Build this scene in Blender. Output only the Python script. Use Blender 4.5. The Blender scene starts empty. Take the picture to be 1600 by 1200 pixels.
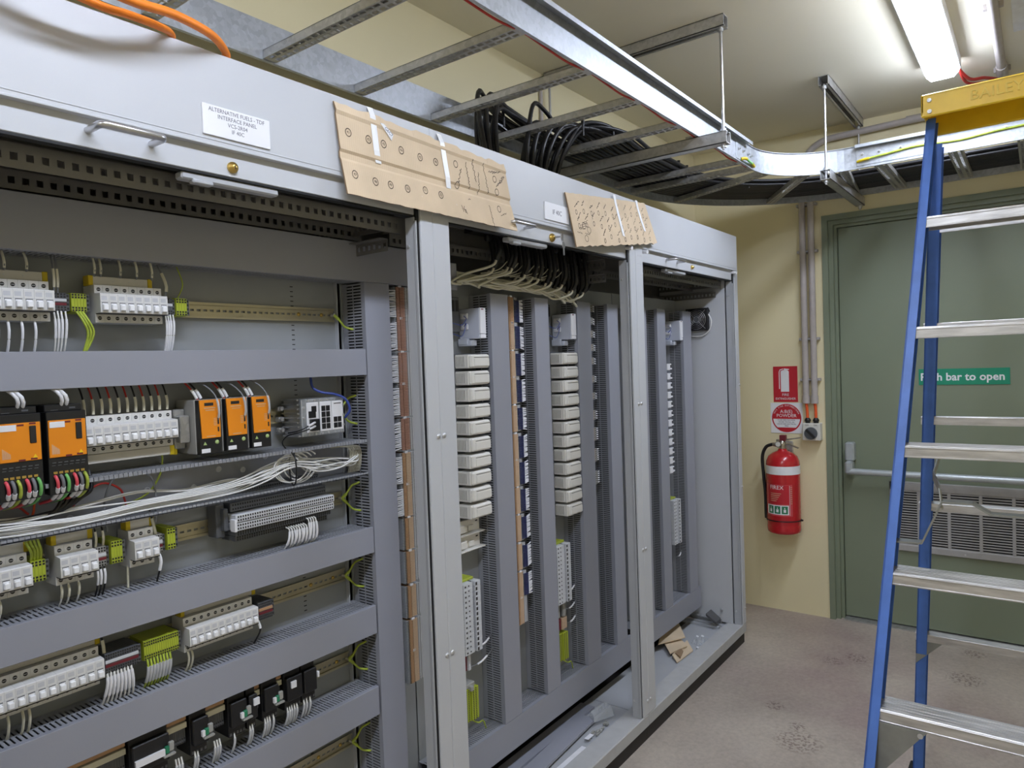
import bpy, bmesh, math, random
from mathutils import Vector, Matrix, Euler
R = math.radians
random.seed(7)
SC = bpy.context.scene
COL = SC.collection

# ---------------------------------------------------------------- camera
cd = bpy.data.cameras.new('camera'); CAM = bpy.data.objects.new('camera', cd); COL.objects.link(CAM)
cd.sensor_width = 36.0; cd.lens = 1097.93 / 1600 * 36.0; cd.clip_start = 0.02
_y, _p, _r = R(52.97311), R(-1.69716), R(-2.05632)
fwd = Vector((math.sin(_y)*math.cos(_p), math.cos(_y)*math.cos(_p), math.sin(_p)))
rgt = Vector((math.cos(_y), -math.sin(_y), 0)); upv = rgt.cross(fwd)
r2 = rgt*math.cos(_r) + upv*math.sin(_r); u2 = upv*math.cos(_r) - rgt*math.sin(_r)
CAM.matrix_world = Matrix(((r2.x, u2.x, -fwd.x, 0), (r2.y, u2.y, -fwd.y, -1.2), (r2.z, u2.z, -fwd.z, 1.447), (0, 0, 0, 1)))
SC.camera = CAM
# ---------------------------------------------------------------- world, exposure
w = bpy.data.worlds.new('world'); SC.world = w; w.use_nodes = True
w.node_tree.nodes['Background'].inputs[0].default_value = (0.9, 0.95, 1, 1)
w.node_tree.nodes['Background'].inputs[1].default_value = 0.05
vs = SC.view_settings; vs.view_transform = 'Standard'; vs.look = 'None'; vs.gamma = 1.0; vs.use_curve_mapping = False
vs.exposure = 1.2
LAMP = 20.0            # radiance of the fluorescent diffusers
LAMP_COL = (0.86, 0.95, 1.15)

# ---------------------------------------------------------------- materials
def new_mat(name):
    m = bpy.data.materials.new(name); m.use_nodes = True
    return m, m.node_tree.nodes, m.node_tree.links, m.node_tree.nodes['Principled BSDF']
def lin(r, g, b):
    f = lambda c: (c/255/12.92) if c/255 <= 0.04045 else ((c/255+0.055)/1.055)**2.4
    return (f(r), f(g), f(b), 1)
def mat(name, rgb, rough=0.5, metal=0.0, var=0.06, scale=30.0, bump=0.0, bscale=400.0, emit=None, spec=0.5, alpha=None, trans=0.0, aniso=None, coat=0.0):
    """procedural material: base colour with soft noise variation, roughness variation and a fine grain bump"""
    m, n, l, b = new_mat(name)
    c = lin(*rgb)
    b.inputs['Roughness'].default_value = rough; b.inputs['Metallic'].default_value = metal
    b.inputs['Specular IOR Level'].default_value = spec
    if coat: b.inputs['Coat Weight'].default_value = coat
    tc = n.new('ShaderNodeTexCoord'); mp = n.new('ShaderNodeMapping'); l.new(tc.outputs['Object'], mp.inputs[0])
    if aniso: mp.inputs['Scale'].default_value = aniso
    nz = n.new('ShaderNodeTexNoise'); nz.inputs['Scale'].default_value = scale; nz.inputs['Detail'].default_value = 4
    l.new(mp.outputs[0], nz.inputs['Vector'])
    cr = n.new('ShaderNodeValToRGB')
    cr.color_ramp.elements[0].position = 0.3; cr.color_ramp.elements[1].position = 0.7
    cr.color_ramp.elements[0].color = tuple(x*(1-var) for x in c[:3]) + (1,)
    cr.color_ramp.elements[1].color = tuple(min(1, x*(1+var)) for x in c[:3]) + (1,)
    l.new(nz.outputs[0], cr.inputs[0]); l.new(cr.outputs[0], b.inputs['Base Color'])
    if bump:
        nb = n.new('ShaderNodeTexNoise'); nb.inputs['Scale'].default_value = bscale; nb.inputs['Detail'].default_value = 3
        l.new(mp.outputs[0], nb.inputs['Vector'])
        bp = n.new('ShaderNodeBump'); bp.inputs['Strength'].default_value = bump; bp.inputs['Distance'].default_value = 0.002
        l.new(nb.outputs[0], bp.inputs['Height']); l.new(bp.outputs[0], b.inputs['Normal'])
    if emit:
        b.inputs['Emission Color'].default_value = tuple(emit[:3]) + (1,); b.inputs['Emission Strength'].default_value = emit[3]
    if trans: b.inputs['Transmission Weight'].default_value = trans
    if alpha is not None: b.inputs['Alpha'].default_value = alpha
    return m
def galv(name, rgb, rough, streak=False):
    """galvanised steel: spangle cells + streaks"""
    m, n, l, b = new_mat(name); c = lin(*rgb)
    b.inputs['Metallic'].default_value = 0.75
    tc = n.new('ShaderNodeTexCoord')
    vo = n.new('ShaderNodeTexVoronoi'); vo.inputs['Scale'].default_value = 90; l.new(tc.outputs['Object'], vo.inputs['Vector'])
    nz = n.new('ShaderNodeTexNoise'); nz.inputs['Scale'].default_value = 12; nz.inputs['Detail'].default_value = 6; l.new(tc.outputs['Object'], nz.inputs['Vector'])
    sp = n.new('ShaderNodeSeparateColor'); l.new(vo.outputs['Color'], sp.inputs[0])
    mx = n.new('ShaderNodeMix'); mx.data_type = 'FLOAT'; mx.inputs[0].default_value = 0.6
    l.new(sp.outputs[0], mx.inputs[2]); l.new(nz.outputs[0], mx.inputs[3])
    cr = n.new('ShaderNodeValToRGB'); e = cr.color_ramp.elements
    e[0].position = 0.25; e[1].position = 0.75
    e[0].color = tuple(x*0.82 for x in c[:3])+(1,); e[1].color = tuple(min(1, x*1.1) for x in c[:3])+(1,)
    l.new(mx.outputs[0], cr.inputs[0]); l.new(cr.outputs[0], b.inputs['Base Color'])
    mr = n.new('ShaderNodeMapRange'); mr.inputs[3].default_value = rough-0.06; mr.inputs[4].default_value = rough+0.1
    l.new(mx.outputs[0], mr.inputs[0]); l.new(mr.outputs[0], b.inputs['Roughness'])
    return m
M = {}
M['cab'] = mat('light_grey_powder_coat', (196, 198, 202), 0.42, var=0.012, scale=6, bump=0.05, bscale=900)
M['cab_dust'] = mat('dusty_grey_powder_coat', (182, 182, 182), 0.6, var=0.05, scale=25, bump=0.05, bscale=600)
M['cab_in'] = mat('cabinet_inside_grey', (176, 178, 182), 0.5, var=0.02, scale=6)
M['frame'] = mat('shade_darkened_zinc_frame', (126, 124, 123), 0.45, metal=0.5, var=0.05, scale=20)  # zinc grey darkened to deepen the shade on rails and inner roof
M['plate'] = mat('mounting_plate_grey', (150, 153, 155), 0.5, var=0.03, scale=8)
M['duct'] = mat('grey_pvc_trunking', (152, 154, 164), 0.38, var=0.012, scale=5)
M['duct_slot'] = mat('grey_pvc_trunking_wall', (150, 152, 158), 0.45, var=0.02, scale=9)
M['plinth'] = mat('black_plinth_paint', (38, 34, 33), 0.6)
M['rubber'] = mat('black_rubber_gasket', (18, 19, 22), 0.55)
M['wall'] = mat('cream_wall_paint', (230, 219, 180), 0.55, var=0.012, scale=2.5, bump=0.08, bscale=160)
M['ceil'] = mat('beige_ceiling_paint', (236, 229, 208), 0.45, var=0.015, scale=2, bump=0.04, bscale=120)
M['green'] = mat('sage_green_door_paint', (128, 137, 116), 0.4, var=0.02, scale=4, bump=0.05, bscale=300)
M['galv'] = galv('galvanised_steel', (184, 188, 194), 0.5)
M['galv_d'] = galv('dull_galvanised_steel', (190, 189, 187), 0.45)
M['zinc'] = mat('yellow_passivated_rail', (192, 184, 156), 0.36, metal=0.7, var=0.05, scale=20)
M['steel'] = mat('brushed_stainless_steel', (205, 205, 208), 0.28, metal=0.95, var=0.04, scale=60)
M['bolt'] = mat('bright_zinc_fixing', (205, 206, 208), 0.35, metal=0.7)
M['brass'] = mat('brass_lock_barrel', (214, 182, 104), 0.28, metal=0.9, var=0.06)
M['alu'] = mat('worn_aluminium_tread', (200, 198, 196), 0.42, metal=0.75, var=0.22, scale=14, aniso=(6, 0.8, 6), bump=0.15, bscale=200)
M['alu_b'] = mat('aluminium_bracket', (150, 152, 148), 0.45, metal=0.6, var=0.1, scale=25)
M['blue'] = mat('blue_fibreglass', (78, 120, 202), 0.42, var=0.1, scale=18, bump=0.15, bscale=350)
M['yellow'] = mat('yellow_ladder_plastic', (250, 206, 36), 0.42, var=0.06, scale=18)
M['yel_clip'] = mat('yellow_end_cap', (206, 180, 28), 0.5)
M['scuff'] = mat('faded_yellow_print', (248, 214, 84), 0.5)
M['mcb'] = mat('white_breaker_plastic', (222, 221, 219), 0.36, var=0.015)
M['mcb_g'] = mat('warm_grey_breaker_plastic', (204, 201, 194), 0.42, var=0.02)
M['toggle'] = mat('glossy_white_toggle', (246, 246, 248), 0.2, var=0.01)
M['print'] = mat('grey_print', (198, 199, 203), 0.6)
M['dark'] = mat('dark_recess_plastic', (34, 33, 33), 0.5)
M['blk'] = mat('matt_black_plastic', (26, 26, 28), 0.42)
M['blk2'] = mat('charcoal_cable_sheath', (30, 29, 31), 0.38, var=0.1)
M['orange'] = mat('orange_power_supply_face', (236, 142, 24), 0.42, var=0.015)
M['orange_c'] = mat('orange_cable_sheath', (244, 136, 40), 0.42)
M['orange_w'] = mat('orange_red_cable_sheath', (232, 92, 40), 0.45)
M['red_w'] = mat('red_wire', (190, 50, 44), 0.42)
M['pink_w'] = mat('pinkish_red_wire', (222, 80, 92), 0.4)
M['white_w'] = mat('white_wire', (232, 231, 228), 0.4, var=0.03)
M['cream_w'] = mat('cream_multicore_sheath', (214, 210, 190), 0.42, var=0.05)
M['gy'] = mat('green_yellow_terminal', (172, 184, 56), 0.42, var=0.03)
M['gy_w'] = mat('green_yellow_wire', (174, 190, 70), 0.4, var=0.25, scale=60)
M['gn_w'] = mat('green_wire', (118, 190, 104), 0.4)
M['navy_w'] = mat('navy_wire', (34, 42, 92), 0.42)
M['blue_w'] = mat('blue_patch_lead', (52, 72, 150), 0.38)
M['grey_w'] = mat('grey_wire', (118, 120, 124), 0.45)
M['term'] = mat('grey_terminal_plastic', (164, 163, 158), 0.5, var=0.04)
M['term_d'] = mat('dark_grey_terminal', (92, 94, 98), 0.48)
M['term_l'] = mat('pale_grey_terminal', (206, 208, 212), 0.42)
M['brown'] = mat('brown_terminal_plastic', (172, 128, 108), 0.5, var=0.05)
M['tan'] = mat('tan_terminal_plastic', (208, 178, 148), 0.5, var=0.05)
M['ochre'] = mat('ochre_terminal_plastic', (186, 146, 108), 0.5, var=0.05)
M['maroon'] = mat('maroon_terminal_lever', (112, 34, 44), 0.45)
M['white'] = mat('white_label_film', (236, 236, 240), 0.4, var=0.005)
M['paper'] = mat('white_paper', (232, 232, 236), 0.6)
M['ink'] = mat('grey_engraved_ink', (112, 112, 120), 0.6)
M['ink_k'] = mat('black_marker_ink', (62, 48, 40), 0.6)
M['io'] = mat('off_white_module_plastic', (226, 223, 216), 0.42, var=0.015)
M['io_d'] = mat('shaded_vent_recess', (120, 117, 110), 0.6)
M['lblue'] = mat('pale_grey_blue_plastic', (196, 200, 212), 0.3, var=0.02)
M['led'] = mat('green_led_module', (40, 130, 92), 0.3)
M['lens'] = mat('pale_green_lens', (176, 200, 130), 0.25)
M['cond'] = mat('grey_pvc_conduit', (182, 174, 170), 0.45)
M['sw'] = mat('pale_grey_enclosure', (216, 214, 206), 0.42)
M['red'] = mat('fire_red_enamel', (190, 30, 40), 0.25, var=0.03, coat=0.4)
M['red_s'] = mat('sign_red', (190, 34, 48), 0.45, var=0.01)
M['red_l'] = mat('decal_red', (202, 70, 78), 0.4)
M['sgreen'] = mat('sign_green', (22, 142, 108), 0.45, var=0.01)
M['dgreen'] = mat('decal_green', (40, 122, 84), 0.45)
M['chrome'] = mat('chromed_valve', (188, 182, 172), 0.25, metal=0.9)
M['bar'] = mat('silver_push_bar_paint', (182, 188, 190), 0.35, metal=0.3)
M['vent'] = mat('grey_louvre_paint', (166, 164, 162), 0.45)
M['fan'] = mat('black_fan_plastic', (28, 26, 28), 0.5)
M['tape'] = mat('white_adhesive_tape', (240, 240, 242), 0.35, var=0.01)
M['bag'] = mat('clear_plastic_bag', (238, 240, 244), 0.1, trans=0.6)
M['clear'] = mat('clear_cover_plastic', (214, 218, 222), 0.12, alpha=0.35)
M['foam'] = mat('dark_grey_foam', (86, 86, 88), 0.9, bump=0.3, bscale=300)
M['lamp'] = mat('fluorescent_diffuser', (255, 255, 255), 0.4, var=0.0, emit=LAMP_COL + (LAMP,))
M['lampbody'] = mat('white_batten_body', (232, 232, 232), 0.4)

def cardboard(name, rgb):
    m, n, l, b = new_mat(name); c = lin(*rgb)
    b.inputs['Roughness'].default_value = 0.85
    tc = n.new('ShaderNodeTexCoord')
    wv = n.new('ShaderNodeTexWave'); wv.bands_direction = 'X'; wv.inputs['Scale'].default_value = 55; wv.inputs['Distortion'].default_value = 0.6
    l.new(tc.outputs['Object'], wv.inputs['Vector'])
    nz = n.new('ShaderNodeTexNoise'); nz.inputs['Scale'].default_value = 9; nz.inputs['Detail'].default_value = 8; l.new(tc.outputs['Object'], nz.inputs['Vector'])
    cr = n.new('ShaderNodeValToRGB'); e = cr.color_ramp.elements; e[0].position = 0.3; e[1].position = 0.75
    e[0].color = tuple(x*0.88 for x in c[:3])+(1,); e[1].color = tuple(min(1, x*1.08) for x in c[:3])+(1,)
    l.new(nz.outputs[0], cr.inputs[0]); l.new(cr.outputs[0], b.inputs['Base Color'])
    bp = n.new('ShaderNodeBump'); bp.inputs['Strength'].default_value = 0.12; bp.inputs['Distance'].default_value = 0.001
    l.new(wv.outputs[0], bp.inputs['Height']); l.new(bp.outputs[0], b.inputs['Normal'])
    return m
M['card'] = cardboard('brown_cardboard', (218, 196, 166))
M['card_e'] = cardboard('torn_cardboard_edge', (150, 124, 96))

def floor_mat():
    m, n, l, b = new_mat('stained_concrete')
    tc = n.new('ShaderNodeTexCoord')
    def noise(scale, detail, rough=0.6):
        z = n.new('ShaderNodeTexNoise'); z.inputs['Scale'].default_value = scale; z.inputs['Detail'].default_value = detail
        z.inputs['Roughness'].default_value = rough; l.new(tc.outputs['Object'], z.inputs['Vector']); return z
    def ramp(src, p0, c0, p1, c1):
        r = n.new('ShaderNodeValToRGB'); e = r.color_ramp.elements
        e[0].position, e[0].color, e[1].position, e[1].color = p0, c0, p1, c1
        l.new(src, r.inputs[0]); return r
    def mix(a, bb, fac, mode='MIX'):
        x = n.new('ShaderNodeMix'); x.data_type = 'RGBA'; x.blend_type = mode
        if hasattr(fac, 'links') or not isinstance(fac, float): l.new(fac, x.inputs[0])
        else: x.inputs[0].default_value = fac
        l.new(a, x.inputs[6]); l.new(bb, x.inputs[7]); return x.outputs[2]
    base = ramp(noise(1.6, 8, 0.62).outputs[0], 0.34, lin(163, 151, 140), 0.68, lin(194, 183, 169))
    rose = ramp(noise(0.9, 5).outputs[0], 0.50, (0, 0, 0, 1), 0.66, (0.75, 0.75, 0.75, 1))
    pink = n.new('ShaderNodeRGB'); pink.outputs[0].default_value = lin(160, 141, 136)
    c = mix(base.outputs[0], pink.outputs[0], rose.outputs[0])
    fine = ramp(noise(55, 6).outputs[0], 0.3, (0.86, 0.86, 0.86, 1), 0.7, (1.08, 1.08, 1.08, 1))
    c = mix(c, fine.outputs[0], 1.0, 'MULTIPLY')
    spots = ramp(noise(7, 10, 0.75).outputs[0], 0.30, (0.72, 0.68, 0.66, 1), 0.42, (1, 1, 1, 1))
    c = mix(c, spots.outputs[0], 0.7, 'MULTIPLY')
    # dark shoe prints and scuffs at fixed spots of the slab
    hf = ramp(noise(75, 3).outputs[0], 0.50, (0, 0, 0, 1), 0.56, (1, 1, 1, 1))
    for px, py, rad in [(2.67, -0.46, 0.1), (2.9, -0.31, 0.05), (3.47, -0.4, 0.06), (3.56, -0.49, 0.07), (3.57, -0.92, 0.09), (3.89, -0.93, 0.06), (2.78, -0.43, 0.04)]:
        gm = n.new('ShaderNodeMapping'); gm.inputs['Location'].default_value = (-px/rad, -py/rad, 0); gm.inputs['Scale'].default_value = (1/rad, 1/rad, 1)
        l.new(tc.outputs['Object'], gm.inputs[0])
        gr = n.new('ShaderNodeTexGradient'); gr.gradient_type = 'SPHERICAL'; l.new(gm.outputs[0], gr.inputs[0])
        gr2 = ramp(gr.outputs['Fac'], 0.0, (0, 0, 0, 1), 0.45, (1, 1, 1, 1))
        mu = n.new('ShaderNodeMath'); mu.operation = 'MULTIPLY'; l.new(gr2.outputs[0], mu.inputs[0]); l.new(hf.outputs[0], mu.inputs[1])
        m2 = n.new('ShaderNodeMath'); m2.operation = 'MULTIPLY'; m2.inputs[1].default_value = 0.6; l.new(mu.outputs[0], m2.inputs[0])
        dk = n.new('ShaderNodeRGB'); dk.outputs[0].default_value = lin(92, 66, 64)
        c = mix(c, dk.outputs[0], m2.outputs[0])
    l.new(c, b.inputs['Base Color'])
    rr = ramp(noise(3, 5).outputs[0], 0.3, (0.42,)*3+(1,), 0.7, (0.6,)*3+(1,)); l.new(rr.outputs[0], b.inputs['Roughness'])
    bp = n.new('ShaderNodeBump'); bp.inputs['Strength'].default_value = 0.12; bp.inputs['Distance'].default_value = 0.003
    l.new(noise(70, 6).outputs[0], bp.inputs['Height']); l.new(bp.outputs[0], b.inputs['Normal'])
    return m
M['floor'] = floor_mat()
M['print_f'] = mat('dark_red_scuff', (104, 78, 78), 0.8, var=0.3, scale=90)

# ---------------------------------------------------------------- mesh builder
def spline(pts, sub=6):
    """Catmull-Rom through the points"""
    P = [Vector(p) for p in pts]
    if len(P) < 3: return P
    P = [P[0]*2-P[1]] + P + [P[-1]*2-P[-2]]; out = []
    for i in range(1, len(P)-2):
        a, b, c, d = P[i-1:i+3]
        for k in range(sub):
            t = k/sub
            out.append(0.5*((2*b)+(c-a)*t+(2*a-5*b+4*c-d)*t*t+(3*b-a-3*c+d)*t**3))
    out.append(P[-2]); return out
class MB:
    def __init__(s): s.v, s.f, s.mi, s.sm = [], [], [], []
    def add(s, vs, fs, mi=0, sm=False):
        o = len(s.v); s.v += [tuple(p) for p in vs]
        for f in fs: s.f.append(tuple(o+i for i in f)); s.mi.append(mi); s.sm.append(sm)
        return s
    def hexa(s, p, mi=0):
        return s.add(p, [(0, 3, 2, 1), (4, 5, 6, 7), (0, 1, 5, 4), (1, 2, 6, 5), (2, 3, 7, 6), (3, 0, 4, 7)], mi)
    def box(s, x0, x1, y0, y1, z0, z1, mi=0, c=0.0):
        if x0 > x1: x0, x1 = x1, x0
        if y0 > y1: y0, y1 = y1, y0
        if z0 > z1: z0, z1 = z1, z0
        if not c:
            return s.hexa([(x0, y0, z0), (x1, y0, z0), (x1, y1, z0), (x0, y1, z0), (x0, y0, z1), (x1, y0, z1), (x1, y1, z1), (x0, y1, z1)], mi)
        c = min(c, (x1-x0)*.45, (y1-y0)*.45, (z1-z0)*.45)
        lo, hi = (x0, y0, z0), (x1, y1, z1); V = []; idx = {}
        for a in range(3):
            for k in range(8):
                sg = ((k >> 0) & 1, (k >> 1) & 1, (k >> 2) & 1)
                idx[(a, sg)] = len(V)
                V.append(tuple((hi[i] if sg[i] else lo[i]) if i == a else ((hi[i]-c) if sg[i] else (lo[i]+c)) for i in range(3)))
        F = []
        for a in range(3):
            b, d = (a+1) % 3, (a+2) % 3
            for q in (0, 1):
                def sg(i, j):
                    t = [0, 0, 0]; t[a] = q; t[b] = i; t[d] = j; return tuple(t)
                F.append([idx[(a, sg(*ij))] for ij in ((0, 0), (1, 0), (1, 1), (0, 1))])
            for q in (0, 1):
                for r in (0, 1):
                    t0 = [0, 0, 0]; t0[b] = q; t0[d] = r; t1 = list(t0); t1[a] = 1; t0, t1 = tuple(t0), tuple(t1)
                    F.append([idx[(b, t0)], idx[(b, t1)], idx[(d, t1)], idx[(d, t0)]])
        for k in range(8):
            g = ((k >> 0) & 1, (k >> 1) & 1, (k >> 2) & 1); F.append([idx[(0, g)], idx[(1, g)], idx[(2, g)]])
        return s.add(V, F, mi)
    def tube(s, pts, r, n=8, mi=0, cap=True):
        P = [Vector(p) for p in pts]; rs = r if isinstance(r, (list, tuple)) else [r]*len(P)
        T = [(P[min(i+1, len(P)-1)]-P[max(i-1, 0)]).normalized() for i in range(len(P))]
        up = Vector((0, 0, 1)) if abs(T[0].z) < 0.9 else Vector((1, 0, 0))
        N = T[0].cross(up).normalized(); V = []; F = []
        for i, p in enumerate(P):
            if i: N = (N - T[i]*N.dot(T[i])); N = N.normalized() if N.length > 1e-6 else T[i].orthogonal().normalized()
            B = T[i].cross(N)
            for k in range(n):
                a = 2*math.pi*k/n; V.append(p+(N*math.cos(a)+B*math.sin(a))*rs[i])
        for i in range(len(P)-1):
            for k in range(n): F.append((i*n+k, i*n+(k+1) % n, (i+1)*n+(k+1) % n, (i+1)*n+k))
        s.add(V, F, mi, True)
        if cap:
            s.add(V[:n], [tuple(range(n-1, -1, -1))], mi); s.add(V[-n:], [tuple(range(n))], mi)
        return s
    def cyl(s, p0, p1, r, n=16, mi=0, r1=None): return s.tube([p0, p1], [r, r if r1 is None else r1], n, mi)
    def lathe(s, prof, org, n=24, mi=0, axis=(0, 0, 1)):
        A = Vector(axis).normalized(); X = A.orthogonal().normalized(); Y = A.cross(X); o = Vector(org)
        V = [o+A*h+(X*math.cos(2*math.pi*k/n)+Y*math.sin(2*math.pi*k/n))*r for r, h in prof for k in range(n)]
        F = [(i*n+k, i*n+(k+1) % n, (i+1)*n+(k+1) % n, (i+1)*n+k) for i in range(len(prof)-1) for k in range(n)]
        s.add(V, F, mi, True); s.add(V[:n], [tuple(range(n-1, -1, -1))], mi); s.add(V[-n:], [tuple(range(n))], mi); return s
    def prism(s, poly, a0, a1, axis='x', mi=0):
        """poly in the two other coordinates, extruded along the axis"""
        def P(a, b, c): return {'x': (c, a, b), 'y': (a, c, b), 'z': (a, b, c)}[axis]
        n = len(poly); V = [P(a, b, a0) for a, b in poly]+[P(a, b, a1) for a, b in poly]
        F = [tuple(range(n)), tuple(range(2*n-1, n-1, -1))]+[(i, (i+1) % n, n+(i+1) % n, n+i) for i in range(n)]
        return s.add(V, F, mi)
    def sweep(s, sec, path, mi=0):
        """closed section [(n, z)] along a polyline of (x, y, z): n is to the left-hand horizontal normal"""
        P = [Vector(p) for p in path]; m = len(sec); V = []; F = []
        for i, p in enumerate(P):
            t = (P[min(i+1, len(P)-1)]-P[max(i-1, 0)]); t.z = 0; t.normalize(); nrm = Vector((-t.y, t.x, 0))
            V += [p+nrm*a+Vector((0, 0, b)) for a, b in sec]
        for i in range(len(P)-1):
            for k in range(m): F.append((i*m+k, i*m+(k+1) % m, (i+1)*m+(k+1) % m, (i+1)*m+k))
        F += [tuple(range(m)), tuple(range(len(V)-1, len(V)-m-1, -1))]
        return s.add(V, F, mi)
    def mesh(s, name, mats):
        me = bpy.data.meshes.new(name); me.from_pydata(s.v, [], s.f)
        for m in mats: me.materials.append(M[m] if isinstance(m, str) else m)
        me.polygons.foreach_set('material_index', s.mi); me.polygons.foreach_set('use_smooth', s.sm)
        bm = bmesh.new(); bm.from_mesh(me); bmesh.ops.recalc_face_normals(bm, faces=bm.faces); bm.to_mesh(me); bm.free(); me.update()
        return me
    def build(s, name, mats, parent=None, loc=None, rot=None):
        if isinstance(mats, str): mats = [mats]
        return put(name, s.mesh(name, mats), parent, loc, rot)
WORLD = set()            # roots whose parts are modelled in room coordinates
def put(name, data, parent=None, loc=None, rot=None):
    o = bpy.data.objects.new(name, data); COL.objects.link(o)
    if parent is not None:
        o.parent = parent
        if parent in WORLD: loc = Vector(loc or (0, 0, 0)) - parent.location
    if loc is not None: o.location = loc
    if rot is not None: o.rotation_euler = rot
    return o
def tag(o, label, cat, group=None):
    o['label'] = label; o['category'] = cat
    if group: o['group'] = group
    return o
def thing(name, label, cat, loc=(0, 0, 0), group=None, rot=None):
    return tag(put(name, None, None, loc, rot), label, cat, group)
def place(name, label, cat, loc, group=None):
    o = thing(name, label, cat, loc, group); WORLD.add(o); return o
def struct(name, mb, mats, parent=None):
    o = mb.build(name, mats, parent)
    if parent is None: o['kind'] = 'structure'
    return o
def stuff(o): o['kind'] = 'stuff'; return o
ORD = ['', 'second', 'third', 'fourth', 'fifth', 'sixth', 'seventh', 'eighth', 'ninth', 'tenth', 'eleventh', 'twelfth', 'thirteenth', 'fourteenth', 'fifteenth', 'sixteenth', 'seventeenth', 'eighteenth', 'nineteenth', 'twentieth', 'twenty-first', 'twenty-second', 'twenty-third', 'twenty-fourth', 'twenty-fifth', 'twenty-sixth']
def nth(i, n, a='left', b='right'):
    """which one of n along a row"""
    if n == 1: return ''
    sup = {'left': ('leftmost', 'rightmost'), 'top': ('topmost', 'lowest')}[a]
    if i == 0: return sup[0]+' '
    if i == n-1: return sup[1]+' '
    return ORD[i]+'-from-'+a+' '
def text(body, size, loc, facing='y', material='ink', parent=None, align='CENTER', name='lettering', rot=None, sx=1.0, space=1.0, ext=0.0002, bold=0.0):
    cu = bpy.data.curves.new('text', 'FONT'); cu.body = body; cu.size = size; cu.align_x = align; cu.align_y = 'CENTER'
    cu.extrude = ext; cu.offset = bold; cu.resolution_u = 2; cu.space_line = space
    o = bpy.data.objects.new('text', cu); me = bpy.data.meshes.new_from_object(o)
    bpy.data.objects.remove(o); bpy.data.curves.remove(cu)
    me.name = name; me.materials.clear(); me.materials.append(M[material])
    if sx != 1.0: me.transform(Matrix.Scale(sx, 4, (1, 0, 0)))
    rr = rot or {'y': (R(90), 0, 0), 'x': (R(90), 0, R(-90))}[facing]
    return put(name, me, parent, loc, rr)
# ================================================================ the room
XL, XR, YB, YF, ZC = -3.0, 4.03, 0.433, -2.7, 2.633
struct('floor', MB().box(XL-.1, XR+.3, YF-.1, YB+.1, -.1, 0), 'floor')
struct('ceiling', MB().box(XL-.1, XR+.3, YF-.1, YB+.1, ZC, ZC+.1), 'ceil')
struct('wall_back', MB().box(XL-.1, XR+.2, YB, YB+.1, 0, ZC), 'wall')
struct('wall_front', MB().box(XL-.1, XR+.2, YF-.1, YF, 0, ZC), 'wall')
struct('wall_left', MB().box(XL-.1, XL, YF, YB, 0, ZC), 'wall')
DY0, DY1 = -0.27, -1.51            # outer edges of the door frame
struct('wall_right', MB().box(XR, XR+.16, DY0-.01, YB, 0, ZC).box(XR, XR+.16, YF, DY1+.01, 0, ZC).box(XR, XR+.16, DY1+.01, DY0-.01, 2.16, ZC), 'wall')
# door: frame with two rebates, leaf, latch, push bar, louvre, sign
fr = MB()
for a, b, x0, x1 in ((0, .028, -.008, .16), (.026, .05, .018, .16), (.048, .064, .044, .16)):
    fr.box(XR+x0, XR+x1, DY0-a, DY0-b, 0, 2.171-a); fr.box(XR+x0, XR+x1, DY1+b, DY1+a, 0, 2.171-a)
    fr.box(XR+x0, XR+x1, DY1+b, DY0-b, 2.171-b, 2.171-a)
dfr = struct('door_1', fr, 'green'); dfr['label'] = 'sage green metal door with its frame in the end wall'
leaf = struct('door_leaf', MB().box(4.092, 4.13, -1.444, -.336, .012, 2.105, c=.002), 'green', dfr)
struct('threshold', MB().box(4.04, 4.19, -1.444, -.336, 0.0, .007), 'galv_d', dfr)
b = MB().box(4.03, 4.0918, -.404, -.358, .862, .962, c=.008)
latch = struct('latch_case', b, 'bar', dfr)
b = MB().box(4.0, 4.07, -.40, -.362, .796, .866, c=.01); struct('latch_arm', b, 'bar', latch)
b = MB().tube([(4.015, -.385, .812), (4.015, -1.40, .812)], .0165, 14); struct('push_bar', b, 'bar', dfr)
b = MB().box(4.03, 4.0918, -1.425, -1.379, .862, .962, c=.008).box(4.0, 4.07, -1.42, -1.382, .796, .866, c=.01); struct('hinge_case', b, 'bar', dfr)
# louvre
V0, V1, VZ0, VZ1 = -.56, -1.22, .405, .765
b = MB()
b.box(4.076, 4.0915, V1, V0, VZ1-.045, VZ1, c=.003).box(4.076, 4.0915, V1, V0, VZ0, VZ0+.035, c=.003)
b.box(4.076, 4.0915, V0-.025, V0, VZ0, VZ1, c=.003).box(4.076, 4.0915, V1, V1+.025, VZ0, VZ1, c=.003)
lv = struct('louvre_frame', b, 'vent', dfr)
for k in range(1, 5):
    y = V0 + (V1-V0)*k/5; struct('louvre_bar', MB().box(4.0775, 4.0905, y-.007, y+.007, VZ0+.03, VZ1-.04, c=.002), 'vent', lv)
b = MB(); nsl = 22
for k in range(nsl):
    z = VZ0+.036+(VZ1-VZ0-.085)*k/(nsl-1)
    b.box(4.0795, 4.0850, V1+.02, V0-.02, z-.0028, z+.0028)
stuff(struct('louvre_slats', b, 'vent', lv))
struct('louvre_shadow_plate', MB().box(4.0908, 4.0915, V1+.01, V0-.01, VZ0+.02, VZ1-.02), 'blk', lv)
for y in (V0-.03, (V0+V1)/2, V1+.03):
    struct('screw', MB().cyl((4.0762, y, VZ0+.015), (4.074, y, VZ0+.015), .004, 8), 'bolt', lv)
s = place('door_sign', 'green sign reading Push bar to open on the door', 'sign', (4.091, -.89, 1.262))
MBs = MB().box(4.0885, 4.0915, -1.081, -.702, 1.262, 1.342).build('sign_plate', 'sgreen', s)
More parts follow.
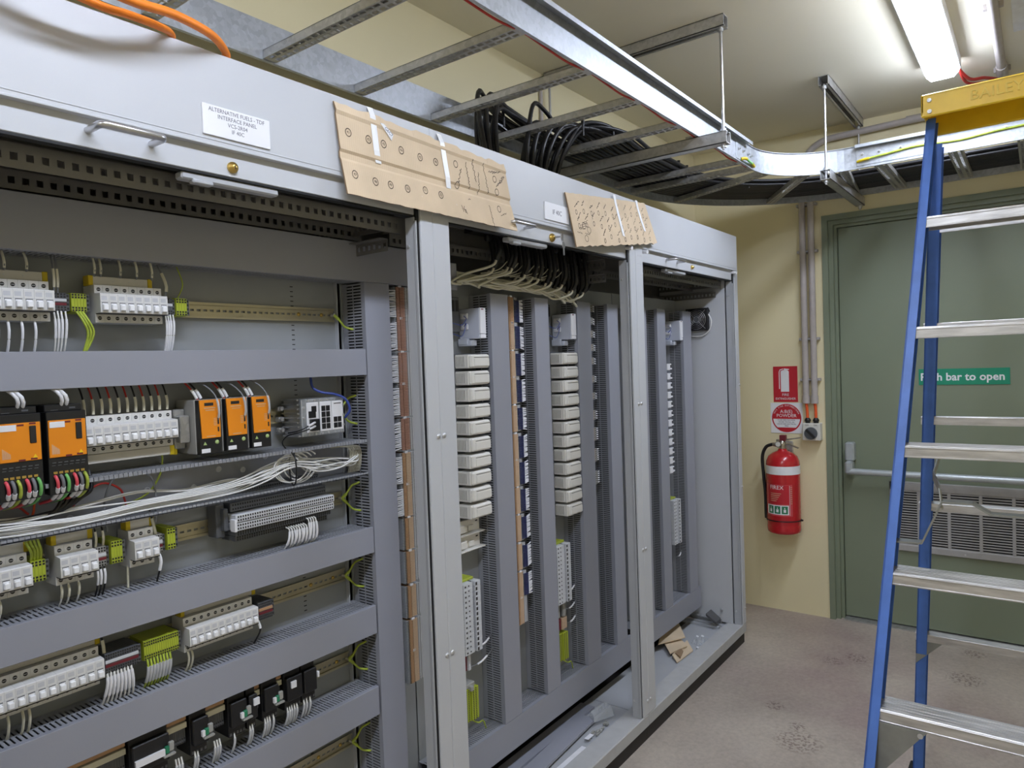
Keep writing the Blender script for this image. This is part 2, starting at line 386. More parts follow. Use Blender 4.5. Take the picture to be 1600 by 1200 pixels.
text('Push bar to open', .053, (4.088, -.8855, 1.300), 'x', 'white', s, sx=.955, ext=.0003, bold=.0012)
# baseboard-free wall; conduits
def conduit(label, y, zt, ztop):
    s = place('conduit', label, 'conduit', (4.0, y, 1.17))
    p = [(4.0, y, 1.173), (4.0, y, ztop-.16 if zt else ztop)]
    if zt:
        for k in range(1, 9):
            a = R(90)*k/8; p.append((4.0, y-.16*(1-math.cos(a)), ztop-.16+.16*math.sin(a)))
        p.append((4.0, -.80, ztop+.01))
    MB().tube(p, .0165, 14).build('pipe', 'cond', s)
    MB().tube([(4.0, y, 1.172), (4.0, y, 1.215)], .0195, 14).build('coupling', 'cond', s)
    if zt: MB().tube([p[-1], (4.0, p[-1][1]+.12, p[-1][2])], .0195, 14).build('coupling', 'cond', s)
    for z in (1.30, 1.52, 1.99, 2.24):
        o = MB().box(3.9995, 4.03, y-.03, y+.03, z-.008, z+.008, c=.002).build('saddle', 'cond', s)
        for dy in (-.025, .025): MB().cyl((4.0, y+dy, z), (3.995, y+dy, z), .004, 8).build('screw', 'bolt', o)
conduit('grey vertical conduit nearer the room corner, bending along under the ceiling', -.178, 1, 2.565)
conduit('grey vertical conduit nearer the green door frame', -.222, 0, 2.31)
for k, (y0, lab) in enumerate(((-.178, 'orange cable from left conduit into the rotary isolator'), (-.222, 'orange cable from right conduit into the rotary isolator'))):
    ye = -.185 - .042*k
    tag(MB().tube(spline([(4.0, y0, 1.18), (4.0, y0-.004, 1.13), (3.996, ye, 1.082)]), .0075, 10).build('cable', 'orange_w'), lab, 'cable', 'orange isolator cables')
s = place('rotary_isolator', 'small grey isolator box with a round dark knob beside the door frame', 'switch', (4.0, -.206, .972))
MB().box(3.975, 4.03, -.252, -.16, .972, 1.066, c=.004).build('enclosure', 'sw', s)
MB().cyl((3.975, -.206, 1.012), (3.962, -.206, 1.012), .033, 28).build('knob_base', 'term_d', s)
MB().hexa([(3.950, -.182, 1.028), (3.950, -.190, 1.036), (3.950, -.230, .996), (3.950, -.222, .988), (3.963, -.182, 1.028), (3.963, -.190, 1.036), (3.963, -.230, .996), (3.963, -.222, .988)]).build('knob_handle', 'dark', s)
text('OFF        ON', .011, (3.9745, -.206, 1.055), 'x', 'ink_k', s)
for y in (-.185, -.227): MB().lathe([(.013, 1.066), (.013, 1.074), (.016, 1.075), (.016, 1.084), (.009, 1.094)], (3.996, y, 0), 12).build('cable_gland', 'blk', s)

# ceiling lamps (one row of battens along the aisle)
def batten(x0, x1, label, y=-.885):
    s = place('ceiling_lamp', label, 'lamp', ((x0+x1)/2, y, 2.633), 'fluorescent battens')
    MB().box(x0+.004, x1-.004, y-.066, y+.066, 2.5885, 2.633, c=.003).build('batten_body', 'lampbody', s)
    sec = [(.060, .589), (.0605, .586), (.057, .578), (.040, .560), (-.040, .560), (-.057, .578), (-.0605, .586), (-.060, .589)]
    V = []; F = []; xs = [x0, x0+.012, x1-.012, x1]; sc = [.82, 1, 1, .82]
    for x, c in zip(xs, sc):
        for a, z in sec: V.append((x, y+a*c, 2+(z-.6)*c+.6))
    n = len(sec)
    for i in range(3):
        for k in range(n): F.append((i*n+k, i*n+(k+1) % n, (i+1)*n+(k+1) % n, (i+1)*n+k))
    F += [tuple(range(n)), tuple(range(3*n, 4*n))]
    MB().add(V, F).build('diffuser', 'lamp', s)
    return s
batten(2.22, 3.47, 'glowing fluorescent batten on the ceiling above the ladder')
batten(-.15, 1.10, 'glowing fluorescent batten on the ceiling nearer the camera')
batten(-2.5, -1.25, 'glowing fluorescent batten on the ceiling behind the camera')
s = place('ceiling_conduit', 'grey conduit running along the ceiling right of the lamp', 'conduit', (2.9, -1.08, 2.61))
MB().tube([(1.2, -1.08, 2.612), (3.78, -1.08, 2.612)], .0165, 12).build('pipe', 'cond', s)
MB().tube([(3.62, -1.08, 2.612), (3.78, -1.08, 2.612)], .021, 12).build('coupling', 'cond', s)
for x in (2.0, 3.0, 3.7): MB().box(x-.008, x+.008, -1.11, -1.05, 2.612, 2.633, c=.002).build('saddle', 'cond', s)
tag(MB().box(1.2, 3.3, -1.17, -1.13, 2.622, 2.633).build('ceiling_trim', 'lampbody'), 'white strip along the ceiling beside the conduit', 'strip')
tag(MB().tube(spline([(3.44, -.93, 2.60), (3.58, -.97, 2.575), (3.66, -1.02, 2.59), (3.76, -1.07, 2.60), (3.79, -1.08, 2.612)]), .007, 8).build('cable', 'red_w'), 'red cable looping from ceiling conduit to the lamp end', 'cable', 'red lamp cables')
tag(MB().tube(spline([(3.44, -.94, 2.60), (3.6, -.96, 2.568), (3.7, -1.03, 2.58), (3.8, -1.09, 2.58), (3.86, -1.10, 2.612)]), .006, 8).build('cable', 'red_w'), 'second red cable hanging lower between lamp end and conduit', 'cable', 'red lamp cables')

# ================================================================ cabinets
def holes_plate(mb, axis, a0, a1, b0, b1, c, t, hw, hh, pitch, mi=0):
    """perforated strip: real holes hw x hh every pitch along the length; axis 'x' runs along x standing up, 'y' runs along y standing up"""
    def bx(p0, p1, q0, q1):
        if axis == 'x': mb.box(p0, p1, c, c+t, q0, q1, mi)
        elif axis == 'y': mb.box(c, c+t, p0, p1, q0, q1, mi)
        elif axis == 'z': mb.box(q0, q1, c, c+t, p0, p1, mi)
        elif axis == 'xf': mb.box(p0, p1, q0, q1, c, c+t, mi)
        elif axis == 'yf': mb.box(q0, q1, p0, p1, c, c+t, mi)
    m = (b0+b1)/2; bx(a0, a1, b0, m-hh/2); bx(a0, a1, m+hh/2, b1)
    n = int((a1-a0)/pitch); off = ((a1-a0)-n*pitch)/2; e = a0
    for k in range(n):
        h0 = a0+off+k*pitch+(pitch-hw)/2; bx(e, h0, m-hh/2, m+hh/2); e = h0+hw
    bx(e, a1, m-hh/2, m+hh/2)
    return mb
ZS0, ZS1, ZT = .057, .104, 2.034
YP = .293                                # face of the mounting plates
def cabinet(xa, xb, label, plate, side='', rail=True):
    s = place('cabinet', label, 'cabinet', ((xa+xb)/2, 0.2, 0))
    MB().box(xa, xb, .012, .392, 0, ZS0).build('plinth', 'plinth', s)
    # sill
    MB().box(xa, xb, 0, .08, ZS0, ZS1, c=.003).build('sill', 'cab_dust', s)
    # posts
    lp = MB().box(xa, xa+.06, 0, .014, ZS1, 1.862, c=.0015).box(xa+.002, xa+.05, .014, .04, ZS1, 1.862).build('left_post', 'cab', s)
    rp = MB().box(xb-.043, xb, 0, .014, ZS1, 1.862, c=.0015).box(xb-.040, xb-.002, .014, .04, ZS1, 1.862).build('right_post', 'cab', s)
    MB().box(xb-.053, xb-.043, .006, .02, ZS1, 1.862).build('gasket', 'rubber', s)
    rr = MB().box(xb-.056, xb-.053, .004, .012, ZS1, 1.80).box(xb-.056, xb-.051, .010, .040, ZS1, 1.81, c=.001).box(xb-.052, xb-.026, .020, .028, ZS1, 1.81).build('frame_return', 'cab_in', s)
    for z in (1.74, .17): MB().cyl((xb-.056, .03, z), (xb-.060, .03, z), .004, 10).build('screw', 'bolt', rr)
    # fascia with beaded lower edge
    MB().box(xa, xb, 0, .016, 1.862, ZT, c=.002).box(xa, xb, -.0015, .002, 1.862, 1.866, c=.0006).box(xa, xb, -.001, .002, 1.872, 1.8745, c=.0005).build('fascia', 'cab', s)
    MB().box(xa, xb, .012, .40, ZT-.012, ZT-.001).build('roof', 'cab', s)
    # stowed door edge with handle and lock
    de = MB().box(xa+.061, xb-.047, .012, .024, 1.815, 1.868, c=.0012).build('door_edge', 'cab', s)
    MB().box(xa+.061, xb-.047, .0125, .03, 1.8105, 1.8148).build('door_seal', 'rubber', s)
    for x in (xa+.075, xb-.05):
        MB().cyl((x, .012, 1.853), (x-.004, -.016, 1.849), .007, 10).build('stay_pin', 'white', de)
    # inside ceiling, rails, side walls, back, floor pan
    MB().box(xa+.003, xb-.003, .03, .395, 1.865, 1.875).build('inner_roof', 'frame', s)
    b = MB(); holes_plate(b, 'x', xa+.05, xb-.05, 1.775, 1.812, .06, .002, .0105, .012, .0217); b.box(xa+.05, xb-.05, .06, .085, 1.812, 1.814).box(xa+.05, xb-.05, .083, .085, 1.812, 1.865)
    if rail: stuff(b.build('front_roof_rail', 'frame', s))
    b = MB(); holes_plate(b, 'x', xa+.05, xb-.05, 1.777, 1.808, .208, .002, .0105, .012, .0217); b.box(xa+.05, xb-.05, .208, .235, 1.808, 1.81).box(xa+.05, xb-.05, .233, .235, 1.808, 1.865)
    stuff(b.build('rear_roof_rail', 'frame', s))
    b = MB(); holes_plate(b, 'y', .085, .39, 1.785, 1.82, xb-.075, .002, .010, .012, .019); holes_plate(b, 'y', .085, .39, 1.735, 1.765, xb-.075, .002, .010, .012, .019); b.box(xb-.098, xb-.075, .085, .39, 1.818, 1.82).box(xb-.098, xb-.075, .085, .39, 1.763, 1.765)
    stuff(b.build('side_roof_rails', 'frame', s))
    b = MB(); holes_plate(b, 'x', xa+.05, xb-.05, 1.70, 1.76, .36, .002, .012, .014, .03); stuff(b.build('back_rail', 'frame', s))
    if 'l' in side: MB().box(xa, xa+.002, .014, .395, ZS1, ZT-.012).build('left_side_panel', 'cab_in', s)
    if 'r' in side: MB().box(xb-.002, xb, .014, .395, ZS1, ZT-.012).build('right_side_panel', 'cab', s)
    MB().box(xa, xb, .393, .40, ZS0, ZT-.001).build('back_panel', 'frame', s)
    MB().box(xa+.002, xb-.002, .08, .262, ZS0+.005, .093).build('floor_pan', 'cab_in', s)
    # mounting plate with a column of fixing slots
    x0, x1 = plate
    b = MB().box(x0, x1, YP, YP+.003, .17, 1.735); MBp = b.build('mounting_plate', 'plate', s)
    return s
C1X, C2X, C3X, CEX = .199, 1.289, 2.379, 3.477
cab1 = cabinet(C1X, C2X-.0005, 'left grey cabinet with breakers, orange power supplies and a brass lock', (C1X+.02, 1.21), 'l')
MB().box(1.232, 1.45, YP, YP+.003, .17, 1.735).build('mounting_plate', 'plate', cab1)
MB().box(1.210, 1.2125, YP-.012, YP, .17, 1.69).build('plate_edge', 'cab_in', cab1)
b = MB()
for z0, z1 in ((1.50, 1.66), (1.29, 1.43), (1.04, 1.17), (.84, .96), (.62, .74), (.46, .53)):
    z = z0
    while z < z1: b.box(1.075, 1.083, YP-.0006, YP, z, z+.0022); z += .012
stuff(b.build('plate_slots', 'dark', cab1))
cab2 = cabinet(C2X, C3X-.0005, 'middle grey cabinet with two columns of white modules and keys in its lock', (1.455, 2.72), '', False)
cab3 = cabinet(C3X, CEX, 'right grey cabinet with fan on its side wall, nearest the extinguisher', (2.725, CEX-.095), 'r')
MB().box(CEX-.062, CEX-.058, .045, .39, .105, 1.865).build('inner_side_wall', 'cab', cab3)
b = MB(); holes_plate(b, 'y', .10, .29, .10, .125, CEX-.075, .003, .010, .012, .022); holes_plate(b, 'yf', .10, .29, CEX-.095, CEX-.075, .124, .002, .010, .008, .022)
stuff(b.build('floor_rail', 'bolt', cab3))
MB().box(CEX-.11, CEX-.10, .09, .30, .094, .106).box(CEX-.14, CEX-.125, .09, .30, .094, .104).build('floor_runner', 'cab_in', cab3)
MB().cyl((CEX-.062, .10, .165), (CEX-.072, .10, .165), .006, 10).build('stud', 'bolt', cab3)
# post bolts
for s_, xs, zs in ((cab1, (1.2795,), (1.272, .72)), (cab2, (1.300,), (1.272, .72)), (cab2, (2.3695,), (1.278, .73, .156)), (cab3, (2.392,), (1.278, .73, .156)), (cab3, (3.466,), (1.30, .79, .18))):
    for x in xs:
        for z in zs: MB().lathe([(.0065, 0), (.0065, .002), (.004, .0045), (.001, .005)], (x, .0005, z), 12, 0, (0, -1, 0)).build('post_bolt', 'bolt', s_)
b = MB()
for dx in (-.012, -.004, .006, .014):
    for z in (1.83, 1.80): b.box(2.41+dx, 2.414+dx, -.0004, .0004, z, z+.004)
b.build('post_slots', 'print', cab3)
def bar_handle(parent, x0, x1, z0, z1, t=.036, r=.006):
    e = []
    for x, z in ((x0, z0), (x1, z1)): e.append((x, z))
    (xa, za), (xb, zb) = e
    p = [(xa, .013, za), (xa, -t+.008, za), (xa+.003, -t+.002, za), (xa+.01, -t, za), (xb-.01, -t, zb), (xb-.003, -t+.002, zb), (xb, -t+.008, zb), (xb, .013, zb)]
    return MB().tube(p, r, 12).build('door_handle', 'steel', parent)
def lock(parent, x, z, r=.0105):
    o = MB().lathe([(r, 0), (r, .004), (r*.92, .007), (r*.55, .008), (r*.5, .012), (.001, .012)], (x, .013, z), 20, 0, (0, -1, 0)).build('lock', 'brass', parent)
    MB().box(x-.0008, x+.0008, .0006, .0016, z-.004, z+.002).build('keyhole', 'dark', o); return o
bar_handle(cab1, .507, .607, 1.843, 1.843); bar_handle(cab2, 1.592, 1.695, 1.843, 1.843, .03, .0045); bar_handle(cab3, 2.675, 2.78, 1.843, 1.843, .03, .0045)
lock(cab1, .757, 1.833); l2 = lock(cab2, 1.838, 1.832, .013); lock(cab3, 2.935, 1.836, .009)
for c_, x in ((cab1, .66), (cab2, 1.62), (cab3, 2.68)):
    MB().box(x, x+.20, .016, .04, 1.797, 1.811, c=.003).box(x+.02, x+.06, .014, .03, 1.792, 1.80, c=.002).build('gas_strut_clip', 'cab_in', c_)
s = place('key_pair', 'silver keys hanging in the brass lock of the middle cabinet', 'keys', (1.85, -.012, 1.79))
MB().cyl((1.838, .0, 1.832), (1.842, -.018, 1.832), .0025, 8).lathe([(.012, -.001), (.012, .001)], (1.852, -.018, 1.832), 16, 0, (0.3, -1, 0)).build('upper_key', 'steel', s)
MB().lathe([(.011, -.001), (.011, .001)], (1.856, -.02, 1.807), 16, 0, (0.2, -1, 0)).box(1.853, 1.859, -.021, -.019, 1.776, 1.80).build('lower_key', 'steel', s)
b = MB(); pts = [(1.854+.006*math.cos(a), -.019, 1.8195+.007*math.sin(a)) for a in [R(20*k) for k in range(19)]]; b.tube(pts, .0008, 6).build('key_ring', 'steel', s)
# name plates
def nameplate(x0, x1, z0, z1, body, size, label, space, zoff=0):
    s = place('name_plate', label, 'label', ((x0+x1)/2, 0, z0))
    MB().box(x0, x1, -.0035, -.0001, z0, z1, c=.0006).build('plate', 'white', s)
    text(body, size, ((x0+x1)/2, -.0037, (z0+z1)/2+zoff), 'y', 'ink', s, space=space, sx=.92, ext=.0001)
nameplate(.694, .832, 1.880, 1.935, 'ALTERNATIVE FUELS - TDF\nINTERFACE PANEL\nVCS-2R04\nIF 40C', .0105, 'white plate lettered ALTERNATIVE FUELS - TDF on the left cabinet', 1.05, .003)
nameplate(1.783, 1.919, 1.881, 1.934, 'IF 40C', .021, 'white plate lettered IF 40C beside the smaller cardboard', 1)
# ================================================================ wiring trunking
YD, YW = .200, .292          # cover face, plate face
def finger_wall(mb, horiz, a0, a1, c, y0, y1, pitch=.0088, fw=.0055, t=.0016):
    """slotted trunking wall: fingers from the back strip to the cover with a tie in the middle; horiz -> wall lies in the x-y plane at z=c"""
    def bx(p0, p1, q0, q1):
        if horiz: mb.box(p0, p1, q0, q1, c-t/2, c+t/2)
        else: mb.box(c-t/2, c+t/2, q0, q1, p0, p1)
    ym = (y0+y1)/2
    bx(a0, a1, y1-.016, y1); bx(a0, a1, y0, y0+.006); 
    n = int((a1-a0)/pitch)
    for k in range(n):
        p = a0+(k+.5)*(a1-a0)/n; bx(p-fw/2, p+fw/2, y0+.006, y1-.016)
        q = p+(a1-a0)/n/2
        if q+.003 < a1: bx(p+fw/2, p+(a1-a0)/n-fw/2, ym-.0035, ym-.0005)
def trunk_h(label, x0, x1, z0, z1, pitch=.0088, group=None):
    s = place('wiring_trunk', label, 'cable duct', ((x0+x1)/2, YW, z0), group)
    MB().box(x0, x1, YD, YD+.0025, z0, z1, c=.0008).box(x0, x1, YD+.001, YD+.012, z0, z0+.0018).box(x0, x1, YD+.001, YD+.012, z1-.0018, z1).build('cover', 'duct', s)
    b = MB(); finger_wall(b, True, x0, x1, z1-.0035, YD+.012, YW-.001, pitch); finger_wall(b, True, x0, x1, z0+.0035, YD+.012, YW-.001, pitch)
    stuff(b.build('slotted_walls', 'duct_slot', s))
    MB().box(x0, x1, YW-.003, YW-.0005, z0+.002, z1-.002).build('back', 'duct_slot', s)
    MB().box(x0+.002, x1-.002, YD+.018, YW-.006, z0+.010, z1-.010, c=.006).build('dark_slot_fill', 'blk2', s)  # dark block added so the slots read dark, standing in for wires
    return s
def trunk_v(label, x0, x1, z0, z1, pitch=.0080, group=None, right=True):
    s = place('wiring_trunk', label, 'cable duct', ((x0+x1)/2, YW, z0), group)
    MB().box(x0, x1, YD, YD+.0025, z0, z1, c=.0008).box(x0, x0+.0018, YD+.001, YD+.012, z0, z1).box(x1-.0018, x1, YD+.001, YD+.012, z0, z1).build('cover', 'duct', s)
    b = MB(); finger_wall(b, False, z0, z1, x0+.0035, YD+.012, YW-.001, pitch, .0044); 
    if right: finger_wall(b, False, z0, z1, x1-.0035, YD+.012, YW-.001, pitch, .0044)
    stuff(b.build('slotted_walls', 'duct_slot', s))
    MB().box(x0+.002, x1-.002, YW-.003, YW-.0005, z0, z1).build('back', 'duct_slot', s)
    MB().box(x0+.010, x1-.010, YD+.018, YW-.006, z0+.002, z1-.002, c=.006).build('dark_slot_fill', 'blk2', s)  # added dark block, stops the lit inside showing through the slots
    return s
G = 'horizontal trunking in the left cabinet'
LX = C1X+.03
trunk_h('topmost horizontal grey trunk in the left cabinet, in shade below the rails', LX, 1.40, 1.672, 1.772, group=G)
trunk_h('horizontal grey trunk between top breaker row and orange power supplies', LX, 1.232, 1.430, 1.497, group=G)
trunk_h('horizontal grey trunk below the big stepped terminal block', LX, 1.232, .965, 1.032, group=G)
trunk_h('horizontal grey trunk below the long green terminal block', LX, 1.230, .752, .826, group=G)
trunk_h('horizontal grey trunk below the black relays', LX, 1.228, .537, .612, group=G)
trunk_v('wide vertical grey trunk at the right of the left cabinet', 1.235, 1.322, .12, 1.6715)
trunk_h('topmost horizontal grey trunk in the middle cabinet, full of cream cables', 1.42, 1.60, 1.672, 1.752)
G2 = 'vertical trunking in the middle cabinet'
for x0, x1, lb in ((1.757, 1.849, 'vertical grey trunk right of the first white module column'), (2.003, 2.086, 'vertical grey trunk between orange terminals and second white module column'), (2.280, 2.379, 'vertical grey trunk right of the second white module column'), (2.512, 2.600, 'last vertical grey trunk on the right of the middle cabinet')):
    trunk_v(lb, x0, x1, .2765, 1.672, group=G2)
trunk_h('horizontal grey trunk along the bottom of the middle cabinet', 1.45, 2.64, .174, .2755)
# the last trunk and bottom trunk reach past the post into the right cabinet's edge
trunk_v('first vertical grey trunk in the right cabinet, half behind the post', 2.775, 2.864, .2765, 1.672)
trunk_v('middle vertical grey trunk in the right cabinet', 2.974, 3.060, .2765, 1.672)
trunk_v('vertical grey trunk beside the fan in the right cabinet', 3.262, 3.362, .2765, 1.672)
trunk_h('horizontal grey trunk along the bottom of the right cabinet', 2.70, 3.395, .174, .2755)
# open trunk without its cover
s = place('open_wiring_trunk', 'open slotted trunk without its cover, full of loose white wires', 'cable duct', (.75, YW, 1.17))
OX0, OX1, OZ0, OZ1 = LX, 1.225, 1.172, 1.262
MB().box(OX0, OX1, YW-.003, YW-.0005, OZ0, OZ1).build('back', 'duct_slot', s)
b = MB(); n = int((OX1-OX0)/.0088)
for z, sg in ((OZ0, 1), (OZ1, -1)):
    b.box(OX0, OX1, YW-.018, YW-.001, z-.0008, z+.0008)
    for k in range(n):
        x = OX0+(k+.5)*.0088
        if z == OZ1 and (x < .485 or .505 < x < .515 or .53 < x < .54): continue
        b.box(x-.0027, x+.0027, YD+.004, YW-.018, z-.0008, z+.0008)
        b.box(x-.0037, x+.0037, YD, YD+.006, z-.0014, z+.0014).box(x-.0037, x+.0037, YD, YD+.0015, z-.001, z+.006*sg)
stuff(b.build('slotted_fingers', 'duct_slot', s))
for x, z in ((.553, 1.18), (.80, 1.20), (.86, 1.232), (.75, 1.252), (.92, 1.222), (.70, 1.21), (.98, 1.245)):
    MB().lathe([(.007, 0), (.0068, .002), (.004, .002), (.0035, .0003)], (x, YW-.0035, z), 16, 0, (0, -1, 0)).build('fixing_washer', 'print', s)

# ================================================================ DIN rails
RY = .285
def din_h(label, x0, x1, z):
    s = place('din_rail', label, 'rail', ((x0+x1)/2, YW, z))
    b = MB(); b.box(x0, x1, RY, RY+.0012, z+.0118, z+.0175).box(x0, x1, RY, RY+.0012, z-.0175, z-.0118).box(x0, x1, RY, RY+.005, z+.0112, z+.0122).box(x0, x1, RY, RY+.005, z-.0122, z-.0112)
    holes_plate(b, 'x', x0, x1, z-.0115, z+.0115, RY+.0045, .001, .009, .0048, .0155); b.build('rail_profile', 'zinc', s)
    return s
def din_v(label, x, z0, z1):
    s = place('din_rail', label, 'rail', (x, YW, z0))
    b = MB().box(x+.0118, x+.0175, RY, RY+.0012, z0, z1).box(x-.0175, x-.0118, RY, RY+.0012, z0, z1).box(x+.0112, x+.0122, RY, RY+.005, z0, z1).box(x-.0122, x-.0112, RY, RY+.005, z0, z1)
    holes_plate(b, 'z', z0, z1, x-.0115, x+.0115, RY+.0045, .001, .009, .0048, .0155); b.build('rail_profile', 'zinc', s); return s
ROWZ = dict(A=1.589, B=1.339, C=1.107, D=.902, E=.678, F=.456)
RN = dict(A='topmost yellowish rail, running past the top breakers', B='rail behind the power supplies and network switch', C='rail behind the stepped terminal block', D='rail behind the long lower breaker banks', E='rail carrying the black relays', F='lowest bare rail in the left cabinet')
rails = {}
for k, z in ROWZ.items():
    rails[k] = din_h(RN[k], LX, 1.203, z)
    for x in (1.095, 1.165) if k != 'B' else (): MB().lathe([(.005, 0), (.004, .003), (.001, .003)], (x, RY+.0045, z), 10, 0, (0, -1, 0)).build('rail_screw', 'brass', rails[k])
    # earth stud with green-yellow leads into the vertical trunk
    e = MB().cyl((1.194, RY, z), (1.194, RY-.012, z), .0042, 8).build('earth_bolt', 'bolt', rails[k])
GYL = dict(A='top', B='power supply', C='stepped terminal', D='long breaker', E='relay', F='lowest')
for k, z in ROWZ.items():
    if k == 'B': legs = (1, -1)
    elif k == 'A': legs = (-1,)
    else: legs = (1, -1)
    for sg in legs:
        p = [(1.194, RY-.010, z), (1.203, RY-.018, z+.012*sg), (1.219, RY-.020, z+.030*sg), (1.232, RY-.028, z+.036*sg), (1.2405, RY-.03, z+.038*sg)]
        o = MB().tube(spline(p, 5), .0028, 8).tube([p[0], p[1]], .0042, 8).build('earth_lead', 'gy_w')
        tag(o, 'green-yellow earth lead bending %s from the end of the %s rail' % ('up' if sg > 0 else 'down', GYL[k]), 'wire')
din_v('vertical rail behind the brown terminals of the left cabinet', 1.372, .14, 1.66)
din_v('vertical rail behind the orange terminals of the middle cabinet', 1.925, .30, 1.66)

# ================================================================ circuit breakers
PW = .016
def mcb_meshes():
    w = PW-.0003; b = MB()
    prof = [(0, -.036), (0, .036), (-.047, .036), (-.047, .0195), (-.0705, .0180), (-.0715, .0165), (-.0715, -.0170), (-.0705, -.0195), (-.047, -.0195), (-.047, -.036)]
    b.prism(prof, -w/2, w/2, 'x', 0)
    for z in (.0275, -.0275):
        b.cyl((0, -.0473, z), (0, -.046, z), .0036, 14, 1).box(-.0028, .0028, -.0475, -.046, z-.0004, z+.0004, 2)
    b.box(-w/2, w/2, -.0712, -.05, -.0206, -.0188, 1)
    b.box(-w/2, w/2, -.0718, -.071, .0012, .0019, 2)
    b.box(-.006, .004, -.0718, -.071, .0050, .0130, 2).box(-.0055, .0055, -.0718, -.071, -.0018, .0006, 1)
    body = b.mesh('breaker_body', ['mcb', 'dark', 'print'])
    t = MB().box(-.0052, .0052, -.0722, -.0712, -.0160, -.0005, 1).box(-.0045, .0045, -.0775, -.0714, -.0145, -.0035, 0, c=.0012).box(-.0045, .0045, -.0725, -.0714, -.0035, -.0012, 0)
    tog = t.mesh('toggle', ['toggle', 'print'])
    return body, tog
MCB_B, MCB_T = mcb_meshes()
def bank(x0, n, z, where, first=0):
    for i in range(n):
        r = thing('circuit_breaker', (nth(i, n)+'white circuit breaker '+where).strip(), 'circuit breaker', (x0+(i+.5)*PW, RY, z), 'circuit breakers')
        put('body', MCB_B, r); put('toggle', MCB_T, r)
bank(.5205-7*PW, 7, ROWZ['A'], 'of the top-left bank, cut by the photo edge')
bank(.597, 8, ROWZ['A'], 'of the eight in the top row')
bank(.734-11*PW, 11, ROWZ['B'], 'of the bank right of the large orange supplies')
bank(.4625-4*PW, 4, ROWZ['C'], 'of the left edge bank under the open trunk')
bank(.506, 4, ROWZ['C'], 'of the four between two green terminals')
bank(.636, 3, ROWZ['C'], 'of the three-wide bank left of the small green terminal')
bank(.5705-11*PW, 11, ROWZ['D'], 'of the lower left bank beside the maroon terminals')
bank(.736, 10, ROWZ['D'], 'of the bank right of the long green terminal')
def comb(x0, x1, z0, z1, where, y=.250, caps='lr'):
    s = place('busbar_cover', 'grey busbar strip '+where, 'busbar', ((x0+x1)/2, y, z0))
    MB().box(x0, x1, y, y+.02, z0, z1, c=.001).build('strip', 'mcb_g', s)
    b = MB(); n = int((x1-x0)/.03)
    for k in range(n): b.cyl((x0+.015+k*.03, y-.0004, (z0+z1)/2), (x0+.015+k*.03, y+.001, (z0+z1)/2), .0011, 8)
    stuff(b.build('strip_holes', 'print', s))
    if 'l' in caps: MB().box(x0-.001, x0+.008, y-.0015, y+.022, z0-.001, z1+.001, c=.001).build('end_cap', 'yel_clip', s)
    if 'r' in caps: MB().box(x1-.008, x1+.001, y-.0015, y+.022, z0-.001, z1+.001, c=.001).build('end_cap', 'yel_clip', s)
comb(.41, .523, 1.626, 1.643, 'above the top-left breaker bank', caps='r'); comb(.593, .712, 1.626, 1.643, 'above the eight top breakers')
comb(.558, .736, 1.284, 1.302, 'under the breakers beside the large orange supplies', .240, 'r')
comb(.40, .470, 1.143, 1.161, 'above the left edge bank under the open trunk', caps='r'); comb(.506, .575, 1.144, 1.162, 'above the four breakers under the open trunk'); comb(.638, .691, 1.144, 1.162, 'above the three-wide bank')
comb(.40, .578, .939, .955, 'above the lower left bank', caps='r'); comb(.738, .912, .939, .955, 'above the bank right of the long green terminal')

# ================================================================ rail terminals
def terms(name, label, cat, x0, x1, z, h, y, n, body, marker=None, lever=None, end=True, rows=((.40, .27), (-.27, -.40)), hole=.0036):
    s = place(name, label, cat, ((x0+x1)/2, RY, z-h/2)); w = (x1-x0)/n
    b = MB()
    for k in range(n):
        a = x0+k*w
        b.prism([(RY, z-h/2), (RY, z+h/2), (y+.006, z+h/2), (y, z+h*.46), (y, z-h*.46), (y+.006, z-h/2)], a+.0002, a+w-.0002, 'x')
    stuff(b.build('terminal_slices', body, s))
    b = MB(); hw = min(w*.62, hole)
    for zz in [q for r in rows for q in r]:
        for k in range(n):
            c = x0+(k+.5)*w; b.box(c-hw/2, c+hw/2, y-.0003, y+.004, z+zz*h-hole/2, z+zz*h+hole/2)
    stuff(b.build('wire_holes', 'dark', s))
    if marker: MB().box(x0, x1, y-.0015, y+.002, z+.02*h, z+.17*h, c=.0004).build('marker_strip', marker, s)
    if lever: MB().box(x0, x1, y-.0010, y+.002, z-.17*h, z-.03*h, c=.0004).build('lever_strip', lever, s)
    if end:
        e = MB().box(x1, x1+.0065, y+.003, RY, z-h*.44, z+h*.44, c=.0006).build('end_stop', 'term_d', s)
        b = MB()
        for q in (.33, .12, -.10, -.32): b.box(x1+.0015, x1+.005, y+.0026, y+.004, z+q*h-.002, z+q*h+.002)
        stuff(b.build('end_stop_slots', 'dark', e))
    return s
gt = 'green-yellow earth terminal block '
terms('grey_terminal', 'grey terminals with maroon levers beside the top-left breaker bank', 'terminal', .5215, .5485, ROWZ['A'], .036, .238, 5, 'term_d', 'term_l', 'maroon')
terms('earth_terminal', gt+'between the two top breaker banks', 'terminal', .556, .582, ROWZ['A'], .036, .236, 5, 'gy')
terms('grey_terminal', 'grey terminals right of the eight top breakers', 'terminal', .7265, .7470, ROWZ['A'], .036, .238, 4, 'term_d', 'term_l')
terms('earth_terminal', gt+'at the right end of the top row', 'terminal', .754, .777, ROWZ['A'], .038, .236, 4, 'gy')
terms('earth_terminal', gt+'between the left edge and four-wide breaker banks', 'terminal', .466, .489, ROWZ['C'], .040, .232, 4, 'gy')
